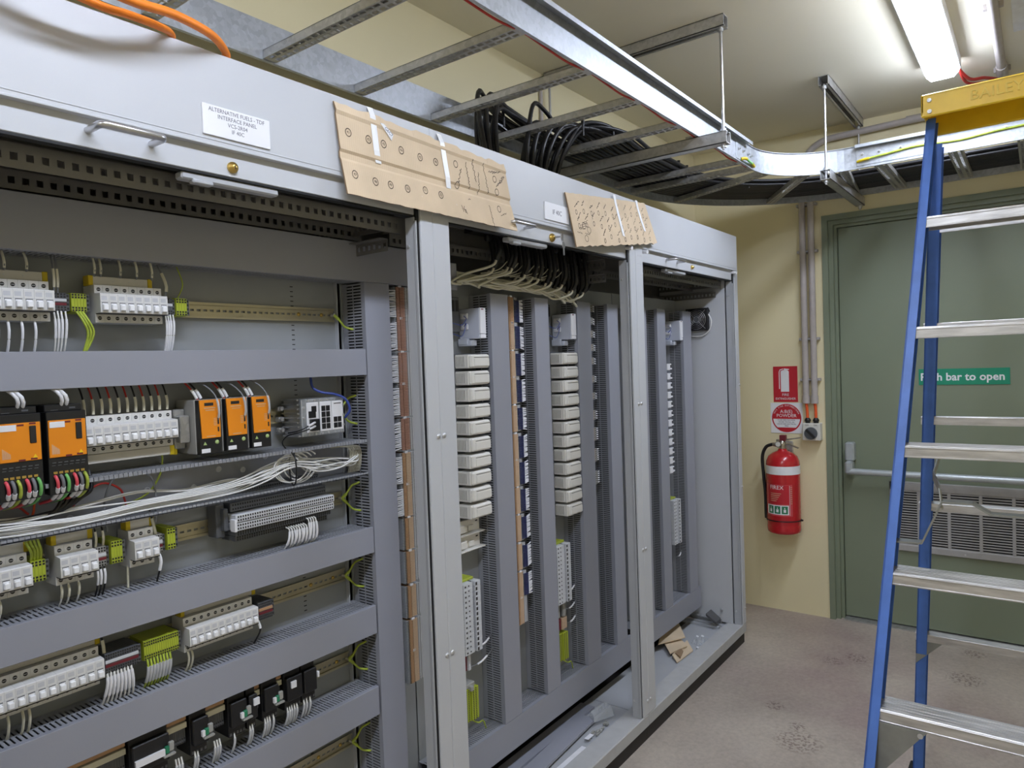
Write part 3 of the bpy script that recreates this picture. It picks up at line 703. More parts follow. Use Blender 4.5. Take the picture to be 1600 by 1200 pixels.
terms('grey_terminal', 'grey terminals with maroon levers right of the four breakers', 'terminal', .572, .591, ROWZ['C'], .040, .232, 4, 'term', 'term_l', 'maroon')
terms('earth_terminal', gt+'left of the three-wide breaker bank', 'terminal', .599, .6195, ROWZ['C']+.004, .046, .228, 4, 'gy')
terms('grey_terminal', 'narrow grey terminals right of the three-wide breaker bank', 'terminal', .6855, .699, ROWZ['C'], .040, .232, 3, 'term', 'term_l', 'maroon')
terms('earth_terminal', gt+'right of the three-wide breaker bank', 'terminal', .7075, .724, ROWZ['C']+.006, .046, .228, 3, 'gy')
terms('grey_terminal', 'long dark grey terminal block with a maroon lever strip', 'terminal', .577, .638, ROWZ['D'], .040, .226, 14, 'term_d', 'term_l', 'maroon')
terms('earth_terminal', 'long green-yellow terminal block with white leads hanging below it', 'terminal', .649, .719, ROWZ['D'], .040, .226, 16, 'gy')
terms('brown_terminal', 'brown terminals with maroon lever strip right of ten breakers', 'terminal', .905, .940, ROWZ['D'], .042, .226, 9, 'term_d', 'ochre', 'maroon')
# stepped multi-tier terminal block
s = place('stepped_terminal_block', 'long dark grey stepped terminal block with dense wire holes', 'terminal', (.98, RY, 1.08))
X0, X1 = .848, 1.120
tiers = ((1.163, 1.186, .258, 'term_d'), (1.139, 1.160, .236, 'term_d'), (1.119, 1.136, .210, 'term_l'), (1.100, 1.1175, .212, 'term_l'), (1.087, 1.0985, .220, 'term_d'), (1.073, 1.0855, .230, 'term_d'))
N = 46; wv = (X1-X0)/N
for i, (z0, z1, y, m) in enumerate(tiers):
    ins = .004*abs(i-2.5)
    x0, x1 = X0+ins, X1-ins
    t = MB().box(x0, x1, y, RY, z0, z1, c=.0015).build('terminal_tier', m, s)
    b = MB(); n = int((x1-x0-.006)/wv)
    for zz in (z0+.3*(z1-z0), z0+.72*(z1-z0)):
        for k in range(n):
            c = x0+.003+(k+.5)*(x1-x0-.006)/n; b.box(c-.0017, c+.0017, y-.0003, y+.003, zz-.0021, zz+.0021)
    stuff(b.build('wire_holes', 'blk', t))
b = MB().box(X0-.022, X0-.002, .248, RY, 1.085, 1.16, c=.002).box(X0-.012, X0-.002, .232, .25, 1.10, 1.15, c=.002).build('end_clamp', 'term_d', s)
MB().box(X0-.004, X0+.002, .205, .224, 1.10, 1.127, c=.001).build('end_label', 'white', s)

# ================================================================ power supplies, network switch
def big_supply(x0, x1, label):
    z0, z1 = 1.243, 1.402; s = place('power_supply', label, 'power supply', ((x0+x1)/2, RY, z0))
    y = .193
    MB().box(x0-.002, x1+.002, y+.002, RY, z0, z1-.012, c=.001).box(x0, x1, y+.014, RY, z1-.012, z1, c=.001).build('housing', 'blk', s)
    MB().box(x0, x1, y, y+.004, z0+.066, z0+.132, c=.0008).build('orange_cover', 'orange', s)
    MB().box(x1-.017, x1-.007, y-.002, y+.001, z0+.088+.008, z0+.126, c=.001).build('rocker_slot', 'dark', s)
    b = MB()
    for dx, z in ((.030, z0+.1265), (.012, z0+.1285), (.030, z0+.0665), (.012, z0+.0675)): b.box(x1-dx-.005, x1-dx+.005, y-.0004, y+.001, z, z+.003)
    b.build('cover_slots', 'maroon', s)
    MB().box(x0+.002, x0+.026, y-.0008, y+.001, z0+.119, z0+.1295).build('paper_label', 'white', s)
    b = MB()
    for k in range(9): b.box(x0+.004+k*.0014, x0+.0048+k*.0014, y-.0003, y+.001, z0+.072, z0+.090-.0012*k)
    b.build('fine_print', 'tan', s)
    MB().add([(x1-.014, y-.0004, z0+.070), (x1-.006, y-.0004, z0+.070), (x1-.010, y-.0004, z0+.077)], [(0, 1, 2)]).build('warning_triangle', 'yellow', s)
    b = MB()
    for k in range(6): b.box(x0+.004+k*.0095, x0+.010+k*.0095, y+.0012, y+.003, z0+.056, z0+.0575).box(x0+.003+k*.0095, x0+.009+k*.0095, y+.0012, y+.003, z0+.0515, z0+.0525)
    b.box(x0+.010, x0+.022, y+.0138, y+.016, z1-.010, z1-.009).box(x0+.040, x0+.050, y+.0138, y+.016, z1-.008, z1-.005)
    stuff(b.build('white_print', 'term_d', s))
    for k in range(6):
        x = x0+.008+k*.0088; t = MB().box(x-.003, x+.003, y+.0005, y+.003, z0+.037, z0+.041, 1).box(x-.0026, x+.0026, y+.0015, y+.003, z0+.030, z0+.0365).build('terminal_screw', ['dark', 'brass'], s)
    return x0, z0, y
BS = [big_supply(.417, .4795, 'large orange and black power supply at the left photo edge'), big_supply(.4915, .552, 'large orange and black power supply beside the eleven breakers')]
def wire(label, pts, r=.0022, m='white_w', sleeve=None, sm='white', sr=None, group=None, sub=5, cat='wire', name='wire'):
    """one wire; sleeve = list of (a, b) fractions along it where a white printed ferrule sleeve sits"""
    P = spline(pts, sub)
    if not sleeve:
        o = MB().tube(P, r, 7).build(name, m); return tag(o, label, cat, group)
    o = MB().tube(P, r, 7).build(name, m); tag(o, label, cat, group)
    L = [0]
    for i in range(1, len(P)): L.append(L[-1]+(P[i]-P[i-1]).length)
    def at(f):
        d = f*L[-1]
        for i in range(1, len(P)):
            if L[i] >= d: return P[i-1].lerp(P[i], (d-L[i-1])/max(1e-9, L[i]-L[i-1]))
        return P[-1]
    for a, bq in sleeve:
        MB().tube([at(a+(bq-a)*k/4) for k in range(5)], sr or r*1.55, 8).build('printed_sleeve', sm, o)
    return o
# heavy leads below the large supplies
for si, (x0, z0, y) in enumerate(BS):
    wh = ('left edge' if si == 0 else 'second')+' large orange supply'
    for k, (m, nm) in enumerate((('pink_w', 'pinkish red'), ('grey_w', 'grey'), ('gn_w' if si else 'gy_w', 'green'), ('pink_w', 'red'), ('grey_w', 'grey'), ('gy_w' if si else 'gn_w', 'green-yellow'))):
        x = x0+.007+k*.0088 + (.004 if k > 2 else 0); yy = y+.002
        p = [(x, yy+.006, z0+.036), (x+.001, yy-.003, z0+.030), (x+.0025, yy-.005, z0+.018), (x+.003, yy+.004, z0+.002), (x+.002, yy+.03, z0-.012), (x-.005, yy+.06, z0-.020)]
        wire('%s lead, %s of six under the %s' % (nm, ['first', 'second', 'third', 'fourth', 'fifth', 'last'][k], wh), p, .0029, m, ((.28, .62),) if k % 3 != 2 else None, sr=.0037)
def small_supply(i, x0, x1, label):
    z0, z1 = 1.279, 1.393; s = place('power_supply', label, 'power supply', ((x0+x1)/2, RY, z0)); y = .195
    MB().box(x0, x1, y+.001, RY, z0, z1, c=.001).build('black_front', 'blk', s)
    MB().box(x0-.002, x1, y+.014, RY-.001, z0+.001, z1+.0006, c=.001).build('metal_case', 'term', s)
    MB().prism([(x0+.0015, z1), (x1-.0012, z1), (x1-.0022, z0+.034), (x0+.0045, z0+.034)], y-.0012, y+.002, 'y').build('orange_cover', 'orange', s)
    b = MB().box(x0+.012, x0+.032, y-.0016, y+.001, z1-.0125, z1-.0060).box(x1-.0085, x1-.005, y-.0018, y+.001, z1-.052, z1-.038).box(x1-.0085, x1-.0055, y-.0018, y+.001, z1-.068, z1-.058)
    b.build('display_slot', 'dark', s)
    b = MB().box(x0+.011, x0+.036, y-.0016, y+.001, z1-.018, z1-.0162).box(x0+.014, x0+.034, y-.0016, y+.001, z1-.0225, z1-.0212).box(x0+.014, x0+.034, y-.0016, y+.001, z0+.037, z0+.0385)
    for k in range(5): b.box(x1-.017, x1-.010, y-.0016, y+.001, z1-.040-k*.0035, z1-.039-k*.0035)
    b.build('pale_print', 'tan', s)
    MB().add([(x0+.007, y+.0005, z0+.020), (x0+.015, y+.0005, z0+.020), (x0+.011, y+.0005, z0+.027)], [(0, 1, 2)]).build('warning_triangle', 'lens', s)
    MB().lathe([(.0045, 0), (.004, .0012), (.001, .0016)], (x1-.010, y+.001, z0+.024), 14, 0, (0, -1, 0)).build('indicator', 'lens', s)
    MB().box(x0+.003, x0+.022, y+.0002, y+.002, z0+.0035, z0+.012).build('paper_label', 'white', s)
    for k in range(2):
        x = x0+.012+.009*k
        wire('%s sleeved lead into the top of the %s' % (['left', 'right'][k], label), [(x-.022, YD+.03, 1.432), (x-.010, YD+.020, 1.412), (x, YD+.018, 1.392)], .002, ['red_w', 'blk'][k], ((.45, .9),), sr=.0032)
    wire('thin white lead looping onto the front of '+label, [(x0+.010, YD+.02, 1.432), (x0+.026, YD, 1.418), (x1-.013, y-.010, 1.395), (x1-.008, y-.009, 1.365), (x1-.0068, y-.001, z1-.043)], .0016, 'grey_w', ((.55, .95),), sm='print', sr=.0024)
small_supply(0, .769, .817, 'small orange supply, leftmost of three'); small_supply(1, .829, .879, 'small orange supply in the middle of three'); small_supply(2, .890, .938, 'small orange supply beside the network switch')
s = place('metal_adapter', 'bare metal side housing left of the small orange supplies', 'housing', (.755, RY, 1.29))
MB().box(.741, .765, .245, RY, 1.292, 1.375, c=.002).box(.744, .765, .225, .245, 1.305, 1.362, c=.002).build('case', 'galv_d', s)
MB().box(.7405, .747, .246, .262, 1.281, 1.296, c=.001).build('foot_clip', 'yel_clip', s)
# industrial switch
s = place('network_switch', 'silver finned industrial network switch with black sockets', 'network switch', (1.08, RY, 1.285))
x0, x1, z0, z1, y = 1.026, 1.152, 1.289, 1.379, .200
MB().box(x0+.002, x1-.002, y+.004, RY-.012, z0+.003, z1-.003).build('core', 'steel', s)
b = MB(); 
for k in range(9):
    z = z0+.002+k*(z1-z0-.004)/8.0; b.box(x0-.004, x0+.004, y+.012, RY-.01, z-.0022, z+.0022, c=.001)
    
b.box(x0, x1, y+.008, RY-.01, z1-.002, z1, c=.0008).box(x0, x1, y+.008, RY-.01, z0, z0+.002, c=.0008)
stuff(b.build('cooling_fins', 'steel', s))
MB().box(x0, x1, y+.001, y+.010, z0, z1, c=.0015).build('bezel', 'galv', s)
for k, xx in enumerate((x0+.014, x0+.052, x0+.088)):
    p = MB().box(xx, xx+.034, y-.0008, y+.003, z0+.009, z1-.009, c=.001).build('port_panel', 'white', s)
    if k == 0:
        b = MB().box(xx+.013, xx+.027, y-.0016, y+.002, z1-.032, z1-.018).box(xx+.004, xx+.025, y-.0016, y+.002, z1-.046, z1-.030).box(xx+.006, xx+.030, y-.010, y+.002, z0+.013, z0+.041, c=.001)
    elif k == 1:
        b = MB()
        for r_ in range(4):
            for c_ in range(2): b.box(xx+.004+c_*.0135, xx+.0155+c_*.0135, y-.0016, y+.002, z0+.0145+r_*.0145, z0+.0275+r_*.0145)
    else:
        b = MB()
        for r_ in range(2):
            for c_ in range(2): b.box(xx+.004+c_*.0125, xx+.0150+c_*.0125, y-.0016, y+.002, z0+.0145+r_*.0145, z0+.0270+r_*.0145)
        b.box(xx+.006, xx+.028, y-.0012, y+.002, z1-.0165, z1-.0145)
    b.build('sockets', 'blk', p)
b = MB()
for k in range(6):
    for z in (z0+.0045, z1-.0045): b.cyl((x0+.018+k*.0195, y+.001, z), (x0+.018+k*.0195, y-.001, z), .0032, 10)
for z in (z0+.02, z0+.045, z0+.07):
    for x in (x0+.006, x1-.0035): b.cyl((x, y+.001, z), (x, y-.001, z), .0032, 10)
stuff(b.build('panel_screws', 'bolt', s))
for z in (z0+.016, z0+.042, z0+.068):
    MB().box(x0-.020, x0-.003, RY-.022, RY-.004, z-.006, z+.006, c=.003).cyl((x0-.014, RY-.022, z), (x0-.014, RY-.027, z), .004, 10).build('side_lug', 'galv_d', s)
wire('upper white-tipped plug lead on the left socket of the switch', [(x0+.03, y-.008, z0+.033), (x0+.006, y-.022, z0+.029), (x0-.018, y-.012, z0+.018), (x0-.026, y+.02, z0+.012)], .0016, 'blk', ((.0, .38),), sr=.0028)
wire('lower white-tipped plug lead on the left socket of the switch', [(x0+.03, y-.008, z0+.024), (x0+.006, y-.022, z0+.021), (x0-.018, y-.010, z0+.013), (x0-.028, y+.02, z0+.006), (x0-.026, y+.045, z0-.012), (x0-.018, y+.04, z0-.03)], .0016, 'blk', ((.0, .22),), sr=.0028)
wire('blue patch lead curving from the trunk over the network switch', [(1.085, YD+.04, 1.432), (1.083, YD+.03, 1.405), (1.098, YD+.015, 1.392), (1.125, YD+.0, 1.386), (1.150, YD-.01, 1.372), (1.1605, YD-.012, 1.345), (1.158, YD+.005, 1.325)], .0032, 'blue_w')
# black relays with ochre terminals
def relay(x0, x1, label, kind, z0=.664, z1=.80):
    s = place('relay', label, 'relay', ((x0+x1)/2, RY, z0)); y = .212
    MB().box(x0, x1, y+.012, RY, z0-.014, z1-.02, c=.0015).box(x0+.001, x1-.001, y, y+.02, z0+.01, z0+.065, c=.002).box(x0+.002, x1-.002, y+.03, RY, z1-.022, z1-.002, c=.002).build('socket', 'blk', s)
    b = MB(); n = max(2, int((x1-x0)/.008))
    for k in range(n):
        x = x0+(k+.5)*(x1-x0)/n; b.box(x-.0022, x+.0022, y+.0115, y+.014, z0-.010, z0-.004).box(x-.0022, x+.0022, y+.0295, y+.032, z1-.018, z1-.010)
    stuff(b.build('terminal_slots', 'term_d', s))
    if kind in ('led', 'led_label'):
        lw = x1-.012
        MB().box(lw, lw+.008, y-.006, y+.002, z0+.026, z0+.040, c=.001).build('led_module', 'led', s)
        MB().box(lw+.008, x1+.006, y-.005, y+.002, z0+.028, z0+.046, c=.001).box(lw-.004, x1+.007, y-.008, y+.004, z0+.020, z0+.0235).build('retaining_clip', 'term', s)
        if kind == 'led_label': MB().box(x0+.004, lw-.0005, y-.005, y+.001, z0+.024, z0+.037).build('white_label', 'white', s)
        else: MB().box(lw-.007, lw-.0005, y-.006, y+.001, z0+.026, z0+.038).build('white_label', 'white', s)
    elif kind == 'label': MB().box(x0+.010, x0+.024, y-.004, y+.001, z0+.040, z0+.056, c=.0006).build('white_label', 'white', s)
    elif kind == 'side': MB().box(x1+.0, x1+.005, y-.002, y+.006, z0+.038, z0+.052, c=.0006).build('white_label', 'white', s)
    return s
relay(.610, .684, 'black relay with long white label, lowest left in the photo', 'led_label'); relay(.732, .768, 'black relay with green lamp, second from the left', 'led'); relay(.818, .858, 'black relay with green lamp, third from the left', 'led')
relay(.862, .884, 'slim black relay with small white tag, fourth from the left', 'label'); relay(.901, .940, 'black relay with green lamp, fifth from the left', 'led'); relay(.960, 1.004, 'black relay with a square white tag, second from the right', 'label'); relay(1.008, 1.046, 'rightmost black relay with a tag on its side', 'side')
for k, (x0, x1) in enumerate(((.50, .606), (.687, .728), (.770, .814), (.886, .899), (.944, .957))):
    z = .722; lab = 'brown terminals with cream marker strip '+['at the lower left before the first relay', 'between the first and second relays', 'between the second and third relays', 'between the fourth and fifth relays', 'between the fifth and sixth relays'][k]
    o = terms('brown_terminal', lab, 'terminal', x0, x1, z, .088, .236, max(2, int((x1-x0)/.0045)), 'term_d', None, None, False, ((.44, .34), (-.36, -.45)))
    MB().box(x0, x1, .230, .237, z+.008, z+.026, c=.0008).build('brown_strip', 'ochre', o); MB().box(x0, x1, .228, .237, z-.007, z+.005, c=.0006).build('marker_strip', 'cream_w', o)
# ================================================================ terminal strips: twelve modules each
MH, NS = .0895, 20
def strip_meshes(c1, c2, fans):
    b = MB(); sl = MH/NS
    A0, A1, A2, A3 = (-.0205, -.0095, -.0072, .0105) if fans == 'left' else (-.0215, -.0165, -.0145, .0060)
    for k in range(NS):
        z0, z1 = k*sl+.0004, (k+1)*sl-.0004
        b.box(-.0275, A0, -.056, 0, z0, z1, 0).box(A0, A1, -.0585, -.01, z0, z1, 1).box(A2, A3, -.0585, -.01, z0, z1, 2).box(A3, .0275, -.056, 0, z0, z1, 0)
        for x in (-.0275+(A0+.0275)*.3, -.0275+(A0+.0275)*.75, A3+(.0275-A3)*.25, A3+(.0275-A3)*.7): b.box(x-.0015, x+.0015, -.0563, -.052, z0+.0007, z1-.0007, 3)
    b.box(A1, A2, -.052, -.02, 0, MH, 3)
    body = b.mesh('terminal_slices', ['term_l', c1, c2, 'dark'])
    tag_ = MB().box(-.011, .001, -.0585, -.05, MH-.002, MH+.005, c=.0006).mesh('module_marker', ['white'])
    fan = []
    for seed in range(3):
        rnd = random.Random(seed); b = MB()
        for k in range(NS-3):
            z = (k+1.5)*sl; dz = rnd.uniform(-.004, .004)
            if fans == 'left':
                b.tube([(-.0245, -.054, z), (-.036, -.054, z-.001+dz*.3), (-.056, -.048, z-.003+dz), (-.071, -.040, z-.003+dz)], .0011, 5, 1, False)
                b.tube([(-.0225, -.0565, z), (-.034, -.0565, z-.001+dz*.3), (-.050, -.051, z-.003+dz)], .0019, 5, 0)
            else:
                b.tube([(.012, -.057, z), (.030, -.060, z-.001), (.064, -.052, z-.002+dz), (.086, -.036, z-.003+dz)], .0017, 5, 1, False)
                b.tube([(.036, -.0595, z-.001), (.050, -.056, z-.0015+dz*.4), (.065, -.0525, z-.002+dz)], .0021, 5, 0)
        fan.append(b.mesh('ferruled_wires', ['white', 'navy_w' if fans == 'right' else 'grey_w']))
    return body, tag_, fan
S1a, S1b = strip_meshes('brown', 'brown', 'left'), strip_meshes('ochre', 'tan', 'left')
S2a, S2b = strip_meshes('ochre', 'ochre', 'right'), strip_meshes('ochre', 'tan', 'right')
ZG = [1.664, 1.575, 1.486, 1.393, 1.303, 1.208, 1.111, 1.021, .928, .833, .735, .638]
for strip, x, where, A, B_, na, wires in ((1, 1.3935, 'of the strip beside the left cabinet post', S1a, S1b, 5, lambda i: i < 7), (2, 1.9085, 'of the middle cabinet strip with navy wires', S2a, S2b, 1, lambda i: i < 11)):
    for i, zt in enumerate(ZG):
        zb = (ZG[i+1] if i < 11 else .548)+.006
        ms = A if i < na else B_
        r = thing('terminal_module', '%s%s terminal module %s' % (nth(i, 12, 'top'), 'brown' if i < na else 'orange-tan', where), 'terminal block', (x, RY, zb), 'terminal modules')
        stuff(put('terminal_slices', ms[0], r)); put('module_marker', ms[1], r)
        if wires(i): stuff(put('ferruled_wires', ms[2][i % 3], r))
# ================================================================ white I/O modules
def io_meshes():
    W, H, D = .0965, .0425, .078
    b = MB().box(0, W, .008, D, -H, 0, c=.002).box(.003, W, 0, .02, -H+.001, -.001, c=.0045)
    b.box(W-.001, W+.001, .02, D, -H+.004, -.004)
    body = b.mesh('module_housing', ['io'])
    v = MB()
    for k in range(9):
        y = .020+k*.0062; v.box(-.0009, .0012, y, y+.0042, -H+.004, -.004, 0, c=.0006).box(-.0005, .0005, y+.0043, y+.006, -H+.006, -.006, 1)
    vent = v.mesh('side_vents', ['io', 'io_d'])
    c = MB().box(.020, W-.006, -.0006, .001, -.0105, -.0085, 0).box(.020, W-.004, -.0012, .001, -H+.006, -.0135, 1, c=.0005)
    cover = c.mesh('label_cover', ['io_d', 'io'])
    base = MB().box(-.004, W+.004, .060, .090, -H-.0055, .004, c=.002).mesh('module_base', ['term_d'])
    return body, vent, cover, base
IO = io_meshes()
def io_col(x, ztop, n, pitch, where, dx=0):
    for i in range(n):
        r = thing('io_module', '%swhite input output module %s' % (nth(i, n, 'top'), where), 'module', (x-dx*i, .196, ztop-pitch*i), 'white I/O modules')
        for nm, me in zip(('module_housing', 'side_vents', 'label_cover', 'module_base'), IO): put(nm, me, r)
io_col(1.642, 1.4785, 10, .0517, 'of the left column in the middle cabinet', .0015)
io_col(2.1735, 1.4785, 12, .0512, 'of the second column in the middle cabinet', 0)
for i, z in enumerate((.955, .905)):
    s = place('empty_module_base', '%s empty cream module base under the left white column' % ['upper', 'lower'][i], 'module base', (1.69, RY, z-.04))
    MB().box(1.63, 1.735, .262, RY, z-.040, z, c=.001).build('back_plate', 'io', s)
    MB().box(1.62, 1.738, .240, RY, z-.044, z-.040, c=.001).box(1.63, 1.66, .25, .265, z-.036, z-.012, c=.002).box(1.675, 1.70, .255, .265, z-.036, z-.018, c=.002).build('base_ledge', 'io', s)
    MB().box(1.715, 1.725, .2615, .263, z-.012, z-.008).build('base_slot', 'dark', s)
def cpu(x, w, label, leads, deep=.088):
    s = place('communication_module', label, 'module', (x+w/2, RY, 1.52)); y = .198; z0, z1 = 1.528, 1.624
    MB().box(x, x+w, y+.004, y+deep, z0, z1, c=.002).build('housing', 'lblue', s)
    MB().box(x+.001, x+w, y, y+.006, z0+.014, z1, c=.0015).box(x+.003, x+w, y+.001, y+.006, z0+.001, z0+.013, c=.001).build('front_strip', 'white', s)
    MB().box(x+.006, x+.018, y-.0006, y+.001, z1-.006, z1-.003).build('red_mark', 'maroon', s)
    MB().box(x-.012, x-.0, y+.045, y+.085, z0-.018, z0+.002, c=.002).box(x-.01, x+w*.6, y+.03, y+.086, z0-.022, z0-.004, c=.002).build('foot', 'lblue', s)
    for k, z in enumerate((z1-.022, z1-.056)):
        MB().box(x-.006, x+.0005, y+.048, y+.078, z-.010, z+.008, c=.002).box(x-.0075, x-.004, y+.052, y+.060, z-.006, z+.004).box(x-.0075, x-.004, y+.064, y+.074, z-.006, z+.004).build('fibre_port', 'white', s)
    for k in range(leads):
        z = z1-.022-.034*k
        wire('%s lead beside the %s' % (['upper thin blue', 'lower thin blue'][k], label.replace('white upright ', '').replace(' on top of', ' above')), [(x-.006, y+.062, z), (x-.02, y+.040, z-.012+.02*k), (x-.034, y+.046, z-.030), (x-.05, y+.06, z-.026), (x-.068, y+.07, z-.018)], .0012, 'blue_w')
    return s
cpu(1.700, .029, 'white upright communication module on top of the left module column', 2); cpu(2.236, .032, 'white upright communication module on top of the second module column', 2); cpu(3.226, .03, 'white upright communication module in the right cabinet', 2)
# power feed blocks left of the communication modules (dark, mostly hidden)
for x, lab in ((1.615, 'dark ribbed socket block behind the left communication module'), (2.13, 'dark ribbed socket block behind the second communication module')):
    s = place('socket_block', lab, 'module', (x+.03, RY, 1.54)); MB().box(x, x+.062, .262, RY, 1.55, 1.66, c=.002).build('housing', 'term_d', s)
    b = MB()
    for k in range(3): b.box(x+.008+k*.018, x+.020+k*.018, .2605, .263, 1.615, 1.65)
    b.build('socket_openings', 'blk', s)
# small terminal groups of the third device column
for i, (z, n) in enumerate(((1.654, 3), (1.603, 3), (1.551, 3), (1.498, 3), (1.444, 3), (1.372, 3), (1.304, 3), (1.228, 4), (1.152, 6), (1.068, 6), (.977, 6))):
    s = place('small_terminal', '%ssmall terminal group in the narrow column beside the last trunk' % nth(i, 11, 'top'), 'terminal', (2.43, RY, z-.016), 'small terminal groups')
    h = .009*n if n < 5 else .0085*n; b = MB()
    for k in range(n):
        q = z+h/2-k*h/n; b.box(2.398, 2.418, .222, RY, q-h/n+.0004, q, 1 if i not in (0, 1, 10) else 0).box(2.418, 2.448, .230, RY, q-h/n+.0004, q, 0)
        for x in (2.424, 2.434, 2.443): b.box(x-.002, x+.002, .2296, .232, q-h/n*.75, q-h/n*.3, 2)
    b.build('terminal_slices', ['term', 'tan', 'dark'], s)
    b = MB()
    for k in range(n):
        q = z+h/2-(k+.5)*h/n
        b.tube([(2.447, .238, q), (2.462, .236, q-.001), (2.474, .240, q-.002)], .0024, 6, 0); b.tube([(2.474, .240, q-.002), (2.495, .252, q-.006), (2.515, .262, q-.007)], .0014, 5, 1)
    b.build('ferruled_wires', ['white', 'grey_w'], s)
    MB().box(2.388, 2.398, .224, RY, z-h/2, z+h/2+.004, c=.001).build('end_marker', 'white', s)
din_v('vertical rail of the narrow terminal column', 2.425, .30, 1.66)
# signal barrier rows, small terminals, earth blocks
def barrier(label, x0, x1, z0, z1, n, y=.214):
    s = place('signal_terminal_row', label, 'terminal block', ((x0+x1)/2, RY, z0)); xm = x0+(x1-x0)*.60; b = MB(); h = MB(); p = (z1-z0)/n
    for k in range(n):
        a, c = z0+k*p+.0003, z0+(k+1)*p-.0003
        b.box(x0, xm-.003, y, RY, a, c, c=.0008).box(xm+.005, x1, y-.004, RY, a, c, c=.0008)
        h.box(x0+.006, x0+.012, y-.0004, y+.001, a+p*.3, a+p*.62).box(xm+.007, xm+.014, y-.0046, y, a+p*.15, a+p*.75)
        h.box(x0+.022, x0+.027, y-.0004, y+.001, a+p*.35, a+p*.6)
    stuff(b.build('terminal_slices', 'term_l', s)); stuff(h.build('wire_holes', 'dark', s))
    MB().box(xm-.003, xm+.005, y+.012, RY, z0+.001, z1-.001).build('dark_groove', 'dark', s)
    MB().box(x0+.006, x1-.006, y+.02, RY, z1, z1+.008, c=.001).build('end_bracket', 'gy', s)
barrier('white signal terminal row low in the left module column', 1.592, 1.668, .555, .775, 14)
barrier('white signal terminal row low in the second module column', 2.110, 2.195, .556, .772, 14)
barrier('white signal terminal row low in the right cabinet', 3.128, 3.200, .545, .760, 13)
for x0, x1, lab in ((1.602, 1.660, 'green-yellow earth block at the foot of the left module column'), (2.128, 2.186, 'green-yellow earth block at the foot of the second module column')):
    s = place('earth_terminal', lab, 'terminal', ((x0+x1)/2, RY, .336)); b = MB(); h = MB(); n = 18
    for k in range(n):
        z = .337+k*.0056; b.box(x0, x0+.024, .232, RY, z, z+.0052).box(x0+.026, x1, .228, RY, z, z+.0052)
        for x in (x0+.006, x0+.016, x0+.034, x0+.046): h.box(x-.002, x+.002, .2275 if x > x0+.026 else .2315, .235, z+.001, z+.004)
    stuff(b.build('terminal_slices', 'gy', s)); stuff(h.build('wire_holes', 'dark', s))
    if x0 < 2: MB().box(x0+.012, x1-.006, .236, RY, .438, .452, c=.002).box(x0+.020, x0+.034, .224, .24, .432, .446, c=.001).build('end_clamp', 'term', s)
    wire('green-yellow lead leaving the '+lab, [(x0+.03, .24, .338), (x0+.055, .232, .318), (x0+.085, .236, .310), (x0+.105, .242, .276)], .0024, 'gy_w')
for x, lab in ((2.128, 'second'), ):
    s = place('grey_terminal', 'grey and maroon terminals between signal row and earth block, second module column', 'terminal', (x+.025, RY, .46)); b = MB()
    for k in range(6): b.box(x, x+.022, .234, RY, .452+k*.007, .4585+k*.007, 1).box(x+.024, x+.056, .23, RY, .452+k*.007, .4585+k*.007, 2)
    for k in range(7): b.box(x, x+.018, .234, RY, .499+k*.007, .5055+k*.007, 0).box(x+.020, x+.03, .236, RY, .499+k*.007, .5055+k*.007, 3).box(x+.032, x+.05, .23, RY, .499+k*.007, .5055+k*.007, 0)
    b.build('terminal_slices', ['term', 'maroon', 'tan', 'dark'], s)
s = place('grey_terminal', 'grey and maroon terminals below the signal row of the left module column', 'terminal', (1.62, RY, .50)); b = MB()
for k in range(8): b.box(1.592, 1.612, .236, RY, .496+k*.007, .5025+k*.007, 0).box(1.613, 1.622, .238, RY, .496+k*.007, .5025+k*.007, 1).box(1.623, 1.634, .232, RY, .496+k*.007, .5025+k*.007, 2)
b.build('terminal_slices', ['term', 'maroon', 'term_l'], s)
for i, (x, z, lab) in enumerate(((1.668, .553, 'upper white-sleeved lead crossing to the trunk, left module column'), (1.634, .500, 'lower white-sleeved lead crossing to the trunk, left module column'), (2.19, .58, 'topmost sleeved lead crossing to the trunk, second module column'), (2.18, .515, 'middle sleeved lead crossing to the trunk, second module column'), (2.186, .462, 'lowest sleeved lead crossing to the trunk, second module column'), (3.20, .535, 'upper sleeved lead in the right cabinet'), (3.19, .47, 'lower sleeved lead in the right cabinet'))):
    xe = {1: 1.757, 2: 2.28, 3: 3.262}[int(x)]
    wire(lab, [(x, .24, z), (x+(xe-x)*.35, .232, z+.002), (x+(xe-x)*.7, .236, z+.010), (xe+.006, .245, z+.018)], .0016, 'grey_w', ((.25, .65),), sr=.0030)
# column of white Y-shaped markers in the right cabinet
for i in range(12):
    z = 1.405-i*.045
    s = place('white_terminal', '%swhite terminal with prongs beside the right cabinet trunk' % nth(i, 12, 'top'), 'terminal', (3.155, RY, z-.02), 'white pronged terminals')
    b = MB().box(3.118, 3.150, .222, RY, z-.018, z+.012, c=.001).box(3.150, 3.180, .226, .24, z-.016, z-.008, c=.001).box(3.150, 3.172, .226, .24, z+.006, z+.012, c=.001)
    b.build('body', 'white', s); MB().box(3.152, 3.166, .232, .25, z-.006, z+.004).build('slot', 'term_d', s)
